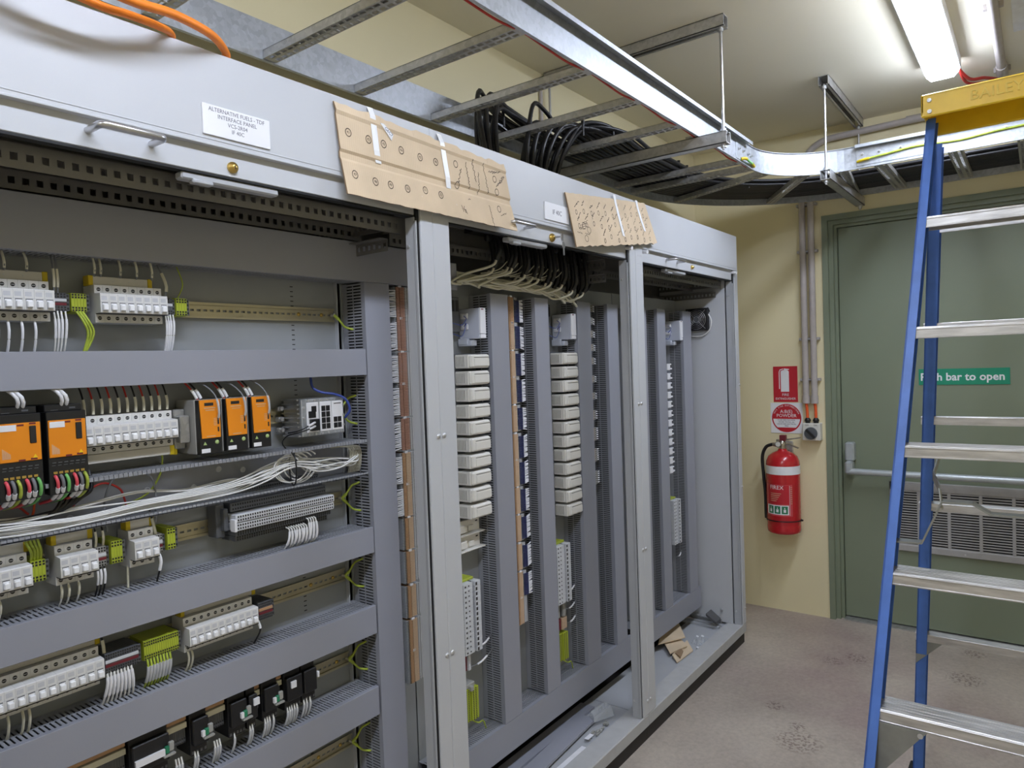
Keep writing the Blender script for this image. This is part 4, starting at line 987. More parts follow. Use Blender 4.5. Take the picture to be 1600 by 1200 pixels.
# fan with guard on the side wall of the right cabinet
FX = CEX-.062; FY, FZ = .182, 1.632
s = place('cooling_fan', 'black fan with wire guard on the side wall of the right cabinet', 'fan', (FX, FY, FZ-.056))
b = MB()
for k in range(24):
    a0, a1 = R(15*k), R(15*(k+1))
    def sq(a): m = max(abs(math.cos(a)), abs(math.sin(a))); return (FY+.056*math.cos(a)/m, FZ+.056*math.sin(a)/m)
    o0, o1 = sq(a0), sq(a1); i0, i1 = (FY+.049*math.cos(a0), FZ+.049*math.sin(a0)), (FY+.049*math.cos(a1), FZ+.049*math.sin(a1))
    b.prism([o0, o1, i1, i0], FX-.026, FX, 'x')
b.build('fan_frame', 'fan', s)
MB().cyl((FX-.004, FY, FZ), (FX, FY, FZ), .05, 24).build('fan_backing', 'blk', s)
MB().cyl((FX-.02, FY, FZ), (FX-.003, FY, FZ), .019, 20).build('fan_hub', 'term_d', s)
for k in range(7):
    a = 2*math.pi*k/7; bl = MB(); pts = []
    for q in range(5):
        r_ = .018+.0285*q/4
        for sd, dx in ((0, -.018), (.55, -.006)):
            an = a+sd+.25*q/4; pts.append((FX+dx, FY+r_*math.cos(an), FZ+r_*math.sin(an)))
    bl.add(pts, [(2*q, 2*q+1, 2*q+3, 2*q+2) for q in range(4)]).build('fan_blade', 'fan', s)
b = MB()
for r_ in (.016, .024, .032, .040, .048): b.tube([(FX-.029, FY+r_*math.cos(R(10*k)), FZ+r_*math.sin(R(10*k))) for k in range(37)], .0011, 6)
for a in (45, 135, 225, 315): b.tube([(FX-.0295, FY+.012*math.cos(R(a)), FZ+.012*math.sin(R(a))), (FX-.0295, FY+.066*math.cos(R(a)), FZ+.066*math.sin(R(a)))], .0014, 6)
b.build('wire_guard', 'steel', s)
wire('white flex looping below the fan of the right cabinet', [(FX-.012, FY-.058, FZ+.025), (FX-.014, FY-.072, FZ-.01), (FX-.012, FY-.060, FZ-.055), (FX-.010, FY-.02, FZ-.082), (FX-.008, FY+.04, FZ-.082), (FX-.006, FY+.10, FZ-.078)], .0034, 'white_w')
wire('dark twisted fan lead at the top corner of the fan', [(FX-.012, FY-.045, FZ+.045), (FX-.018, FY-.058, FZ+.055), (FX-.016, FY-.066, FZ+.035)], .003, 'blk')
# ================================================================ small leads of the left cabinet
def lead_row(where, pts, z0, z1, dy=(.236, .25), m='white_w', r=.0016, sl=((.08, .55),), sm='white', lean=.0, n0=0):
    n = len(pts)
    for i, x in enumerate(pts):
        dx = lean*(i-(n-1)/2)
        wire((nth(i, n)+where).strip(), [(x, dy[0], z0), (x+dx*.2, dy[0]-.004, z0+(z1-z0)*.3), (x+dx*.7, (dy[0]+dy[1])/2-.004, z0+(z1-z0)*.7), (x+dx, dy[1], z1)], r, m, sl, sm=sm, sr=r*1.45)
lead_row('white sleeved lead hanging under the top-left breaker bank', [.438, .4535, .474, .4945], 1.553, 1.492, sl=((.05, .5), (.54, .95)))
lead_row('white sleeved lead hanging under the grey terminals of the top row', [.526, .532, .538, .545], 1.572, 1.492, lean=-.001, sl=((.18, .6),))
lead_row('white sleeved lead hanging right of the eight top breakers', [.730, .735, .740, .746], 1.572, 1.492, lean=-.001, sl=((.15, .5), (.53, .95)))
for i, x in enumerate((.570, .575, .580)):
    wire(nth(i, 3)+'green-yellow lead hanging below the earth terminal of the top row', [(x-.006, .236, 1.572), (x, .226, 1.555), (x+.010, .232, 1.53), (x+.004-.004*i, .245, 1.490)], .0022, 'gy_w')
lead_row('grey sleeved lead rising from the top-left breaker bank', [.452, .486], 1.64, 1.68, m='grey_w', sm='cream_w', sl=((.1, .9),))
lead_row('grey sleeved lead rising from the grey terminals of the top row', [.528, .534], 1.605, 1.69, m='grey_w', sm='cream_w', sl=((.12, .5),))
lead_row('grey sleeved lead rising from the eight top breakers', [.598, .609, .645, .676, .706], 1.64, 1.69, m='grey_w', sm='cream_w', sl=((.1, .9),))
wire('long grey sleeved lead rising right of the eight top breakers', [(.733, .238, 1.606), (.735, .235, 1.63), (.73, .245, 1.66), (.722, .255, 1.69)], .002, 'grey_w', ((.15, .6),), 'cream_w')
wire('thin green-yellow lead rising from the right end of the top row', [(.762, .245, 1.607), (.772, .24, 1.635), (.770, .25, 1.665), (.764, .26, 1.69)], .0013, 'gy_w')
n = 11
for i in range(n):
    x = .572+i*.0158; c = 'red' if i % 2 else 'black'
    wire('%s%s lead above the eleven breakers, between them and the trunk' % (nth(i, n), c), [(x, .247, 1.378), (x-.001, .244, 1.398), (x-.003, .250, 1.42), (x-.006, .256, 1.436)], .0017, 'red_w' if i % 2 else 'blk', ((.0, .48),), 'cream_w', .0028)
for si, x in enumerate((.452, .520)):
    for k in range(2):
        wire('%s white sleeved lead arching onto the %s large orange supply' % (['left', 'right'][k], ['left edge', 'second'][si]), [(x+.008*k, .212, 1.398), (x-.002+.008*k, .20, 1.415), (x-.014+.007*k, .212, 1.432), (x-.03, .24, 1.440)], .0018, 'cream_w', ((.05, .55),), 'white', .0032)
lead_row('pale sleeved lead under the left edge bank', [.418], 1.071, 1.03, sm='cream_w'); lead_row('pale sleeved lead under the four breakers', [.513, .525, .542], 1.072, 1.03, sm='cream_w')
wire('pale lead under the three-wide breaker bank', [(.637, .25, 1.074), (.636, .25, 1.03)], .0022, 'cream_w')
lead_row('white sleeved black lead below the maroon terminals of the four breakers', [.575, .581, .588], 1.088, 1.03, m='blk'); lead_row('grey sleeved black lead above the maroon terminals of the four breakers', [.575, .588], 1.128, 1.18, m='blk', sm='cream_w', sl=((.0, .5),))
wire('black lead with white sleeve right of the three-wide bank, hanging', [(.692, .236, 1.088), (.692, .228, 1.07), (.688, .24, 1.03)], .002, 'blk', ((.05, .6),), 'white', .0032)
wire('black lead with pale sleeve rising from beside the three-wide bank', [(.690, .24, 1.126), (.688, .245, 1.15), (.684, .25, 1.18)], .002, 'blk', ((.0, .6),), 'cream_w', .0032)
for i in range(4):
    wire(nth(i, 4)+'green-yellow lead above the earth terminal at the left edge bank', [(.469+.005*i, .24, 1.124), (.468+.005*i, .232, 1.142), (.464+.006*i, .24, 1.158), (.462+.006*i, .25, 1.18)], .0024, 'gy_w')
lead_row('white sleeved lead of the fan below the maroon terminal strip', [.580+.0062*i for i in range(8)], .886, .815, (.228, .246), lean=.002, r=.0021, sl=((.12, .62),))
lead_row('white sleeved green lead below the long green terminal block', [.655+.0064*i for i in range(8)], .886, .82, (.228, .248), m='gy_w', sl=((.22, .72),), sm='term_l', r=.0021)
lead_row('pale lead under the lower left breaker bank', [.420, .442, .452], .868, .82, m='cream_w', sl=None, r=.0024); lead_row('pale lead under the ten lower breakers', [.742, .750], .868, .822, m='cream_w', sl=None, r=.0024)
wire('pale sleeved lead above the long dark terminal block', [(.580, .236, .918), (.580, .24, .94), (.578, .25, .966)], .002, 'blk', ((.05, .55),), 'cream_w', .0032)
wire('white lead dropping left of the brown terminals', [(.902, .226, .884), (.904, .222, .862), (.898, .24, .83)], .002, 'blk', ((.0, .3),), 'white', .003)
for i in range(12):
    x = .985+.0068*i
    wire(nth(i, 12)+'white sleeved lead hanging from the stepped terminal block', [(x, .224, 1.080+.012*(i > 7)), (x+.001, .212, 1.074+.012*(i > 7)), (x+.003*((i*7) % 3-1), .212, 1.048), (x+.004*((i*5) % 3-1), .235, 1.022)], .0016, 'white_w', ((.22, .68),), 'white', .0030)
xs = [.628, .634, .70, .706, .712, .74, .746, .784, .790, .796, .83, .868, .874, .906, .912, .918, .928, .966, .972, .978, .985, .992, 1.012, 1.02, 1.03]
lead_row('white lead hanging from the relays into the lowest trunk', xs, .66, .60, (.226, .245), r=.0019, sl=((.2, .75),), sm='term_l')
xs = [.51+.0085*i for i in range(11)]+[.69+.009*i for i in range(4)]+[.774+.009*i for i in range(5)]+[.822, .83, .888, .895, .945, .953, .965, .975, .985, 1.01, 1.02, 1.03]
b = MB()
for i, x in enumerate(xs): b.tube([(x, .246, .765), (x+.001, .242, .774), (x+.003, .252, .79)], .0023, 6)
tag(stuff(b.build('relay_lead_sleeves', 'cream_w')), 'pale sleeved lead ends above the brown terminals and relays, in shade', 'wire')
# white and coloured loose wires in the open trunk
rnd = random.Random(3)
N = 12
for i in range(N):
    o = rnd.uniform(-.012, .012); lay = .208+.0075*(i % 6)
    up_ = .0022*i
    p = [(.36, lay+.02, 1.178+up_+rnd.uniform(0, .012)), (.46, lay, 1.180+up_), (.55, lay, 1.181+up_*.6+.012*(i > 8)), (.66, lay+.004, 1.184+up_*.8+.014*(i > 9)), (.76, lay, 1.184+up_*.9), (.86, lay+.006, 1.186+up_), (.93, lay, 1.20+.006*(i % 5)), (1.0+o, lay-.004, 1.222+.004*(i % 6)), (1.07, lay, 1.216+rnd.uniform(-.02, .02)), (1.14, lay+.005, 1.205+rnd.uniform(-.012, .02)), (1.20, lay+.01, 1.20+rnd.uniform(-.01, .02)), (1.222, lay+.03, 1.225+rnd.uniform(-.01, .015))]
    wire('long white wire in the open trunk, %s of twelve from the bottom' % (ORD[i] if i else 'first'), p, .0018, 'white_w', sub=6)
for i in range(6):
    cx = .985+.012*i; rr_ = .034+.003*(i % 3); p = []
    for k in range(15):
        a = R(40+22*k*(1 if i < 4 else .6)); p.append((cx+.03*(k/14)+rr_*1.25*math.cos(a), .212+.004*i+.0012*k, 1.216+rr_*math.sin(a)*.95))
    wire('white wire loop of the coil in the open trunk, %s of six' % (['first', 'second', 'third', 'fourth', 'fifth', 'last'][i]), p, .0017, 'white_w', sub=4)
b = MB().tube([(1.005+.006*math.cos(R(30*k)), .215+.022*math.cos(R(30*k)), 1.218+.042*math.sin(R(30*k))) for k in range(13)], .0018, 6).tube([(1.01, .205, 1.235), (.992, .2, 1.258)], .0014, 6)
tag(b.build('cable_tie', 'blk'), 'black tie around the white wire coil in the open trunk', 'cable tie')
for i in range(9):
    x = 1.185+.0045*i; wire(nth(i, 9)+'cream wire at the right mouth of the open trunk', [(x-.03, .262, 1.246), (x, .24, 1.246), (x+.003, .228, 1.235), (x+.002, .228, 1.20), (x+.004, .24, 1.178)], .0011, 'cream_w')
for i in range(5):
    p = [(.36, .25, 1.180+.005*i), (.43, .245, 1.180+.005*i), (.475+.011*i, .238, 1.188+.005*i), (.510+.011*i, .232, 1.21+.004*i), (.525+.012*i, .236, 1.24), (.527+.012*i, .25, 1.272)]
    wire('%s heavy black cable bending up in the open trunk under the large supplies' % ['first', 'second', 'third', 'fourth', 'fifth'][i], p, .0038, 'blk')
for i, (m, p, lb) in enumerate((('red_w', [(.36, .27, 1.20), (.42, .268, 1.226), (.46, .268, 1.222), (.478, .265, 1.205)], 'red wire low in the open trunk at the left edge'), ('red_w', [(.548, .262, 1.205), (.565, .258, 1.226), (.60, .255, 1.243), (.632, .258, 1.228), (.642, .26, 1.205), (.647, .262, 1.18)], 'red wire arching through the open trunk'), ('grey_w', [(.633, .255, 1.262), (.610, .25, 1.235), (.600, .25, 1.20), (.60, .245, 1.15)], 'grey wire crossing the open trunk to the maroon terminals'), ('grey_w', [(.668, .25, 1.262), (.690, .244, 1.24), (.694, .24, 1.205), (.692, .24, 1.15)], 'grey wire crossing the open trunk to the three-wide bank'), ('gy_w', [(.722, .27, 1.30), (.725, .268, 1.27), (.715, .268, 1.235), (.69, .27, 1.205), (.64, .27, 1.188)], 'green-yellow lead from the busbar strip into the open trunk'), ('gy_w', [(.36, .272, 1.19), (.41, .27, 1.205), (.45, .27, 1.232), (.47, .272, 1.262)], 'green-yellow wire in the open trunk at the left edge'), ('gn_w', [(.36, .276, 1.21), (.40, .274, 1.215), (.44, .274, 1.235), (.445, .275, 1.262)], 'green wire in the open trunk at the left edge'), ('orange_w', [(.36, .274, 1.225), (.45, .272, 1.18), (.485, .27, 1.20), (.492, .272, 1.262)], 'orange wire in the open trunk below the large supplies'))):
    wire(lb, p, .0021, m)
# cream multicores and black cables entering the middle cabinet's top trunk
for i in range(24):
    x = 1.70+.0265*i+rnd.uniform(-.006, .006); y = .105+.034*(i % 3)+.0015*i
    zb = 1.775-.0028*i+rnd.uniform(-.010, .010)
    wire('black cable under the middle cabinet roof, %sof twenty-four' % nth(i, 24), [(x, y+.02, 1.872), (x, y+.01, 1.83), (x-.004, y, zb+.015), (x-.012, y+.010, zb-.02)], .0075, 'blk2', cat='cable', name='cable')
    b = spline([(x-.010, y+.008, zb-.012), (x-.022, y+.018, zb-.036), (x-.07, .190-.006*(i % 3), min(zb-.05, 1.722)), (x-.15, .178+.006*(i % 4), 1.690+.004*(i % 5)), (x*.55+1.50*.45, .195+.006*(i % 5), 1.690+.008*(i % 5)), (1.50, .22, 1.69+.009*(i % 6))], 6)
    wire('cream multicore over the middle cabinet trunks, %sof twenty-four' % nth(i, 24), b, .0040, 'cream_w', sub=1, cat='cable', name='cable')
for i in range(12):
    x = 1.80+.03*i; wire('thin cream core %sof twelve combed below the black cables' % nth(i, 12), [(x, .16, 1.772), (x-.03, .165, 1.748), (x-.07, .17, 1.735), (x-.11, .18, 1.728)], .0017, 'cream_w')
wire('black cable curving down at the right of the middle cabinet bundle', [(2.55, .25, 1.80), (2.46, .22, 1.80), (2.40, .20, 1.775), (2.375, .20, 1.73), (2.33, .23, 1.685)], .005, 'blk2', cat='cable', name='cable')
s = place('cable_gland_plate', 'dark gland plate with black cable glands in the middle cabinet roof', 'plate', (2.0, .2, 1.86))
MB().box(1.66, 2.36, .07, .215, 1.852, 1.864).build('plate', 'blk', s)
for k in range(14):
    MB().lathe([(.012, 0), (.012, -.012), (.009, -.02)], (1.69+.048*k, .085+.10*(k % 2), 1.852), 10).build('cable_gland', 'blk2', s)
# ================================================================ cable ladder
TZ0, TZ1 = 2.232, 2.33
def rail_sec(out, lip=True):
    o = out; t = .002*(1 if o > 0 else -1)
    if lip: return [(.010*o/abs(o), TZ0), (0, TZ0), (0, TZ1), (o, TZ1), (o, TZ1-.013), (o-t, TZ1-.013), (o-t, TZ1-.002), (t, TZ1-.002), (t, TZ0+.002), (.010*o/abs(o), TZ0+.002)]
    return [(.008*o/abs(o), TZ0), (0, TZ0), (0, TZ1), (.008*o/abs(o), TZ1), (.008*o/abs(o), TZ1-.002), (t, TZ1-.002), (t, TZ0+.002), (.008*o/abs(o), TZ0+.002)]
YFR, YRR, XJ, YJ = -.222, .355, 3.04, -.55
s = place('cable_ladder', 'straight galvanised cable ladder hung over the cabinets', 'cable tray', (1.0, .07, TZ0))
MB().sweep(rail_sec(-.030), [(-1.2, YFR, 0), (XJ-.06, YFR, 0)]).build('side_rail', 'galv', s)
MB().sweep(rail_sec(.030), [(-1.2, YRR, 0), (XJ-.06, YRR, 0)]).build('side_rail', 'galv', s)
def rung(parent, p0, p1, wd=.038, h=.021):
    """slotted strut rung from p0 to p1 (horizontal), holes in its underside"""
    a, c = Vector(p0), Vector(p1); L = (c-a).length; b = MB()
    holes_plate(b, 'yf', 0, L, -wd/2, 0, 0, .0015, .017, .0105, .024); holes_plate(b, 'yf', 0, L, 0, wd/2, 0, .0015, .017, .0105, .024)
    b.box(-wd/2, -wd/2+.0015, 0, L, .0015, h).box(wd/2-.0015, wd/2, 0, L, .0015, h)
    b.box(-wd/2, -wd/2+.008, 0, L, h-.0015, h).box(wd/2-.008, wd/2, 0, L, h-.0015, h)
    d = c-a; o = b.build('rung', 'galv_d'); o.parent = parent; o.rotation_euler = (0, 0, math.atan2(-d.x, d.y)); o.location = a-parent.location if parent in WORLD else a
    return o
for x in (-.72, -.42, -.12, .18, .485, .79, 1.09, 1.385, 1.70, 2.0, 2.305, 2.91): rung(s, (x, YFR+.001, TZ0+.003), (x, YRR-.001, TZ0+.003))
# splice plates with bolts
sp = MB().box(XJ-.19, XJ+.02, YFR-.0045, YFR-.0022, TZ0+.012, TZ1-.014, c=.0008).build('splice_plate', 'galv', s)
for x in (XJ-.165, XJ-.115, XJ-.055, XJ-.02):
    MB().cyl((x, YFR-.0045, 2.285), (x, YFR-.009, 2.285), .006, 6).cyl((x, YFR-.009, 2.285), (x, YFR-.016, 2.285), .003, 8).build('splice_bolt', 'bolt', sp)
b = MB(); 
s2 = place('cable_ladder_bend', 'curved galvanised ladder bend in the room corner', 'cable tray', (3.45, 0, TZ0))
ri, ro = -YJ+YFR, -YJ+YRR      # radii of the inner and outer rails
arc = lambda r_: [(XJ-.06, YJ+r_, 0)] + [(XJ+r_*math.sin(R(5*k)), YJ+r_*math.cos(R(5*k)), 0) for k in range(19)] + [(XJ+r_, YJ-.05, 0)]
MB().sweep(rail_sec(-.01, False), arc(ri)).build('inner_rail', 'galv', s2)
MB().sweep(rail_sec(.01, False), arc(ro)).build('outer_rail', 'galv', s2)
for a in (2, 24, 58, 84):
    q = R(a); rung(s2, (XJ+ri*math.sin(q), YJ+ri*math.cos(q), TZ0+.003), (XJ+ro*math.sin(q), YJ+ro*math.cos(q), TZ0+.003), .04)
s3 = place('cable_ladder', 'galvanised cable ladder running along the end wall over the door', 'cable tray', (3.65, -1.3, TZ0))
XI, XO = XJ+ri, XJ+ro
MB().sweep(rail_sec(-.030), [(XI, YJ-.02, 0), (XI, -2.6, 0)]).build('side_rail', 'galv', s3)
MB().sweep(rail_sec(.030), [(XO, YJ-.05, 0), (XO, -2.6, 0)]).build('side_rail', 'galv', s3)
for y in (-.66, -.93, -1.16, -1.46, -1.76, -2.06): rung(s3, (XI+.001, y, TZ0+.003), (XO-.001, y, TZ0+.003), .05)
b = MB().box(XI-.0045, XI-.0022, -.86, -.57, TZ0+.012, TZ1-.014, c=.0008).build('splice_plate', 'galv', s3)
for y in (-.595, -.66, -.74, -.83, -1.1, -1.25): MB().cyl((XI-.003, y, 2.292), (XI-.009, y, 2.292), .0065, 6).cyl((XI-.009, y, 2.292), (XI-.015, y, 2.292), .003, 8).build('splice_bolt', 'bolt', b)
wire('green-yellow bond lead along the ladder rail over the door', [(XI-.006, -.575, 2.262), (XI-.016, -.60, 2.264), (XI-.012, -.68, 2.272), (XI-.009, -.80, 2.282), (XI-.007, -.95, 2.275), (XI-.007, -1.1, 2.285), (XI-.01, -1.4, 2.29)], .0045, 'gy_w', ((.0, .06),), 'yel_clip', .0062)
wire('green bond lead joining straight ladder and bend', [(XJ-.14, YFR-.006, 2.248), (XJ-.12, YFR-.018, 2.252), (XJ-.07, YFR-.016, 2.250), (XJ-.02, YFR-.012, 2.252), (XJ+.015, YFR-.008, 2.248)], .0045, 'gn_w', ((.0, .22), (.78, 1)), 'yel_clip', .0065)
wire('red cable along the lower edge of the front ladder rail', [(x, YFR+.008, TZ0+.008-.009*math.sin((x-.2)*10.3)**2) for x in [.5+.1*k for k in range(26)]], .003, 'red_w', cat='cable', name='cable')
# trapeze hangers
def trapeze(label, ax, rods, z=2.19):
    """ax: 'y' strut across the straight ladder, 'x' strut across the ladder along the end wall"""
    (xa, ya), (xb, yb) = rods; s = place('trapeze_hanger', label, 'support', ((xa+xb)/2, (ya+yb)/2, z))
    def chan(nm, z0, z1, open_up):
        b = MB(); t = .0025; w2 = .0205
        e0, e1 = (min(ya, yb)-.018, max(ya, yb)+.012) if ax == 'y' else (min(xa, xb)-.018, max(xa, xb)+.012)
        zb = (z0, z0+t) if open_up else (z1-t, z1); zl = (z1-t, z1) if open_up else (z0, z0+t)
        for q0, q1, y0, y1 in ((-w2, w2, zb[0], zb[1]), (-w2, -w2+t, z0, z1), (w2-t, w2, z0, z1), (-w2, -w2+.011, zl[0], zl[1]), (w2-.011, w2, zl[0], zl[1])):
            if ax == 'y': b.box(xa+q0, xa+q1, e0, e1, y0, y1)
            else: b.box(e0, e1, ya+q0, ya+q1, y0, y1)
        return b.build(nm, 'galv_d', s)
    chan('cross_channel', z, z+.041, True); chan('ceiling_channel', 2.592, 2.633, False)
    for x, y in rods:
        r_ = MB().cyl((x, y, z-.02), (x, y, 2.60), .0052, 10).build('threaded_rod', 'steel', s)
        MB().cyl((x, y, z-.012), (x, y, z), .010, 6).cyl((x, y, z+.041), (x, y, z+.046), .014, 12).cyl((x, y, z+.046), (x, y, z+.054), .010, 6).cyl((x, y, 2.580), (x, y, 2.592), .010, 6).build('rod_fixings', 'bolt', r_)['kind'] = 'stuff'
trapeze('trapeze hanger across the straight ladder above the middle cabinet', 'y', ((2.46, -.315), (2.46, .408)))
trapeze('trapeze hanger under the bend beside the end wall', 'x', ((3.285, -.465), (3.995, -.465)))
trapeze('trapeze hanger across the straight ladder near the camera, out of frame', 'y', ((.02, -.315), (.02, .408)))
for x, y in ((2.455, YFR+.01), ): MB().box(x-.012, x+.012, y, y+.03, 2.2315, 2.24).build('hold_down', 'galv_d', s)
# black cables: out of the roof of the middle cabinet, over the bend, along the end wall
rnd = random.Random(11)
NC = 26
for i in range(NC):
    c1 = i < 9
    x0 = 1.715+.010*i+rnd.uniform(-.006, .006) if c1 else 1.975+.0125*(i-9)+rnd.uniform(-.005, .005)
    y0 = .155+.02*(i % 3)+(.03 if not c1 else 0)
    lat = .024+.0115*i; yl = YRR-lat; rr_ = ro-lat; zl = TZ0+.033+.016*(i % 2)
    hi = (2.345 if i in (2, 5, 9) else 2.30)+rnd.uniform(-.01, .012)
    p = [(x0, y0, 2.02), (x0-.006, y0+.004, 2.10), (x0+.012, y0+.5*(yl-y0)*.4, 2.205), (x0+.07, y0+(yl-y0)*.5, hi-.01), (x0+.16, y0+(yl-y0)*.85, hi), (x0+.30, yl, zl+.02), (x0+.45, yl, zl+rnd.uniform(0, .006)), (2.80, yl+rnd.uniform(-.005, .005), zl), (XJ, yl, zl)]
    p += [(XJ+rr_*math.sin(R(15*k)), YJ+rr_*math.cos(R(15*k)), zl) for k in range(1, 7)] + [(XJ+rr_, -.9, zl), (XJ+rr_+rnd.uniform(-.004, .004), -1.4, zl), (XJ+rr_, -2.5, zl)]
    o = wire('black cable in the ladder, %s of twenty-six from the wall side' % (ORD[i] if i else 'first'), p, .0078, 'blk2', cat='cable', name='cable', sub=5)
    if i in (3, 7, 11, 14, 18, 22): MB().tube([(x0-.003, y0+.002, 2.045), (x0-.006, y0+.004, 2.10)], .0088, 8).build('cable_marker', 'print', o)
b = MB()
for x, y in ((2.62, .06), (2.93, .055), (3.03, .06), (2.36, .065), (2.02, .20), (1.93, .25), (2.2, .10), (2.75, .2)):
    b.cyl((x, y, 2.25), (x, y, 2.30), .004, 6).box(x-.004, x+.004, y-.005, y+.006, 2.296, 2.305)
for a in (62, 40, 80): b.cyl((XJ+.61*math.sin(R(a)), YJ+.61*math.cos(R(a)), 2.25), (XJ+.61*math.sin(R(a)), YJ+.61*math.cos(R(a)), 2.302), .004, 6)
tag(stuff(b.build('cable_tie_ends', 'blk')), 'black cable tie ends sticking up from the cable bundle', 'cable tie')
# small pipe on the back wall behind the rear rod
wire('grey pipe on the back wall behind the rear hanger rod', [(2.42, .425, 2.60), (2.42, .425, 2.10)], .008, 'cond', cat='pipe', name='wall_pipe')
# ================================================================ orange cables over the left cabinet
wire('orange cable arching onto the roof edge, left of two', [(0, -.05, 2.20), (.25, -.06, 2.09), (.40, -.06, 2.03), (.50, -.055, 2.017), (.55, -.048, 2.022), (.605, -.03, 2.030), (.646, .004, 2.042), (.655, .02, 2.036), (.658, .03, 2.02)], .0068, 'orange_c', cat='cable', name='cable')
wire('orange cable arching onto the roof edge, right of two', [(0, -.08, 2.25), (.25, -.10, 2.11), (.42, -.10, 2.035), (.53, -.085, 2.027), (.615, -.065, 2.041), (.70, -.03, 2.049), (.748, .004, 2.046), (.760, .02, 2.038), (.763, .03, 2.02)], .0078, 'orange_c', cat='cable', name='cable')
# ================================================================ cardboard sheets with notes, tape
def sheet(name, label, corners, yprof, nx, jag, seed, t=.004):
    """corners: (bl, br, tr, tl) as (x, z); yprof: [(v, y)] from bottom v=0 to top v=1 gives folds"""
    rnd = random.Random(seed); s = place(name, label, 'cardboard', ((corners[0][0]+corners[1][0])/2, -.01, corners[0][1]))
    bl, br, tr, tl = corners; nv = len(yprof); V = []; jt = [rnd.uniform(-1, 1) for _ in range(nx+1)]; jb = [rnd.uniform(-1, 1) for _ in range(nx+1)]
    def pt(u, v, i):
        x = (bl[0]*(1-u)+br[0]*u)*(1-v)+(tl[0]*(1-u)+tr[0]*u)*v; z = (bl[1]*(1-u)+br[1]*u)*(1-v)+(tl[1]*(1-u)+tr[1]*u)*v
        if v == 1: z += jt[i]*jag[1]
        if v == 0: z += jb[i]*jag[0]
        return x, z
    for side in (0, 1):
        for v, y in yprof:
            for i in range(nx+1):
                x, z = pt(i/nx, v, i); V.append((x, y+(t if side else 0), z))
    w_ = nx+1; o2 = nv*w_; F = []; E_ = []
    for j in range(nv-1):
        for i in range(nx):
            a = j*w_+i; F.append((a, a+1, a+w_+1, a+w_)); F.append((o2+a, o2+a+w_, o2+a+w_+1, o2+a+1))
    for i in range(nx):
        E_.append((i, i+1, o2+i+1, o2+i)); a = (nv-1)*w_+i; E_.append((a, a+1, o2+a+1, o2+a))
    for j in range(nv-1):
        for a in (j*w_, j*w_+nx): E_.append((a, a+w_, o2+a+w_, o2+a))
    b = MB().add(V, F); b.add(V, E_, 1); b.build('sheet', ['card', 'card_e'], s)
    def face(x, z):
        lo, hi = min(bl[1], br[1]), max(tl[1], tr[1])
        # invert the bilinear map roughly for v
        u = (x-bl[0])/(br[0]-bl[0]); zb = bl[1]*(1-u)+br[1]*u; zt = tl[1]*(1-u)+tr[1]*u; v = max(0, min(1, (z-zb)/(zt-zb)))
        for (v0, y0), (v1, y1) in zip(yprof, yprof[1:]):
            if v0 <= v <= v1: return y0+(y1-y0)*(v-v0)/(v1-v0)
        return yprof[-1][1]
    return s, face
cardA, faceA = sheet('cardboard_sheet', 'large cardboard sheet with circled numbers taped across two cabinets', ((1.005, 1.821), (1.614, 1.820), (1.580, 2.000), (.990, 2.019)), [(0, -.022), (.37, -.012), (.40, -.009), (.46, -.009), (.49, -.013), (.86, -.009), (.90, -.012), (1, -.0065)], 36, (.0012, .004), 4)
cardB, faceB = sheet('cardboard_sheet', 'smaller cardboard sheet covered in handwriting, taped near the IF 40C plate', ((1.934, 1.812), (2.528, 1.888), (2.455, 2.034), (1.897, 1.980)), [(0, -.020), (.5, -.014), (.92, -.008), (1, -.006)], 36, (.003, .0012), 9)
def ring(mb, x, z, rx, rz, face, tw=.0008, n=16, tilt=0):
    V = []
    for k in range(n):
        a = 2*math.pi*k/n
        for q in (1, 1-tw/rx*2):
            dx, dz = rx*q*math.cos(a), rz*q*math.sin(a); X, Zz = x+dx*math.cos(tilt)-dz*math.sin(tilt), z+dx*math.sin(tilt)+dz*math.cos(tilt); V.append((X, face(X, Zz)-.0006, Zz))
    mb.add(V, [(2*k, 2*k+1, (2*k+3) % (2*n), (2*k+2) % (2*n)) for k in range(n)])
def scrawl(mb, x, z, length, ang, face, rnd, amp=.0032, wd=.0007):
    n = max(4, int(length/.0024)); P = []
    for k in range(n+1):
        d = length*k/n; off = amp*rnd.uniform(-1, 1)*(0 if rnd.random() < .12 else 1); P.append((x+d*math.cos(ang)-off*math.sin(ang), z+d*math.sin(ang)+off*math.cos(ang)))
    for (a, c), (e, f) in zip(P, P[1:]):
        l_ = math.hypot(e-a, f-c) or 1; nx_, nz_ = -(f-c)/l_*wd, (e-a)/l_*wd
        mb.add([(a+nx_, face(a, c)-.0006, c+nz_), (a-nx_, face(a, c)-.0006, c-nz_), (e-nx_, face(e, f)-.0006, f-nz_), (e+nx_, face(e, f)-.0006, f+nz_)], [(0, 1, 2, 3)])
up1 = [(1.022, 1.957), (1.079, 1.955), (1.124, 1.955), (1.179, 1.953), (1.241, 1.95), (1.296, 1.95), (1.371, 1.96)]
lo1 = [(1.032, 1.868), (1.09, 1.863), (1.136, 1.864), (1.19, 1.865), (1.251, 1.872), (1.306, 1.87), (1.53, 1.951), (1.536, 1.917), (1.541, 1.871), (1.374, 1.907)]
rnd = random.Random(5); b = MB()
for x, z in up1+lo1: ring(b, x, z, .0085, .0095, faceA)
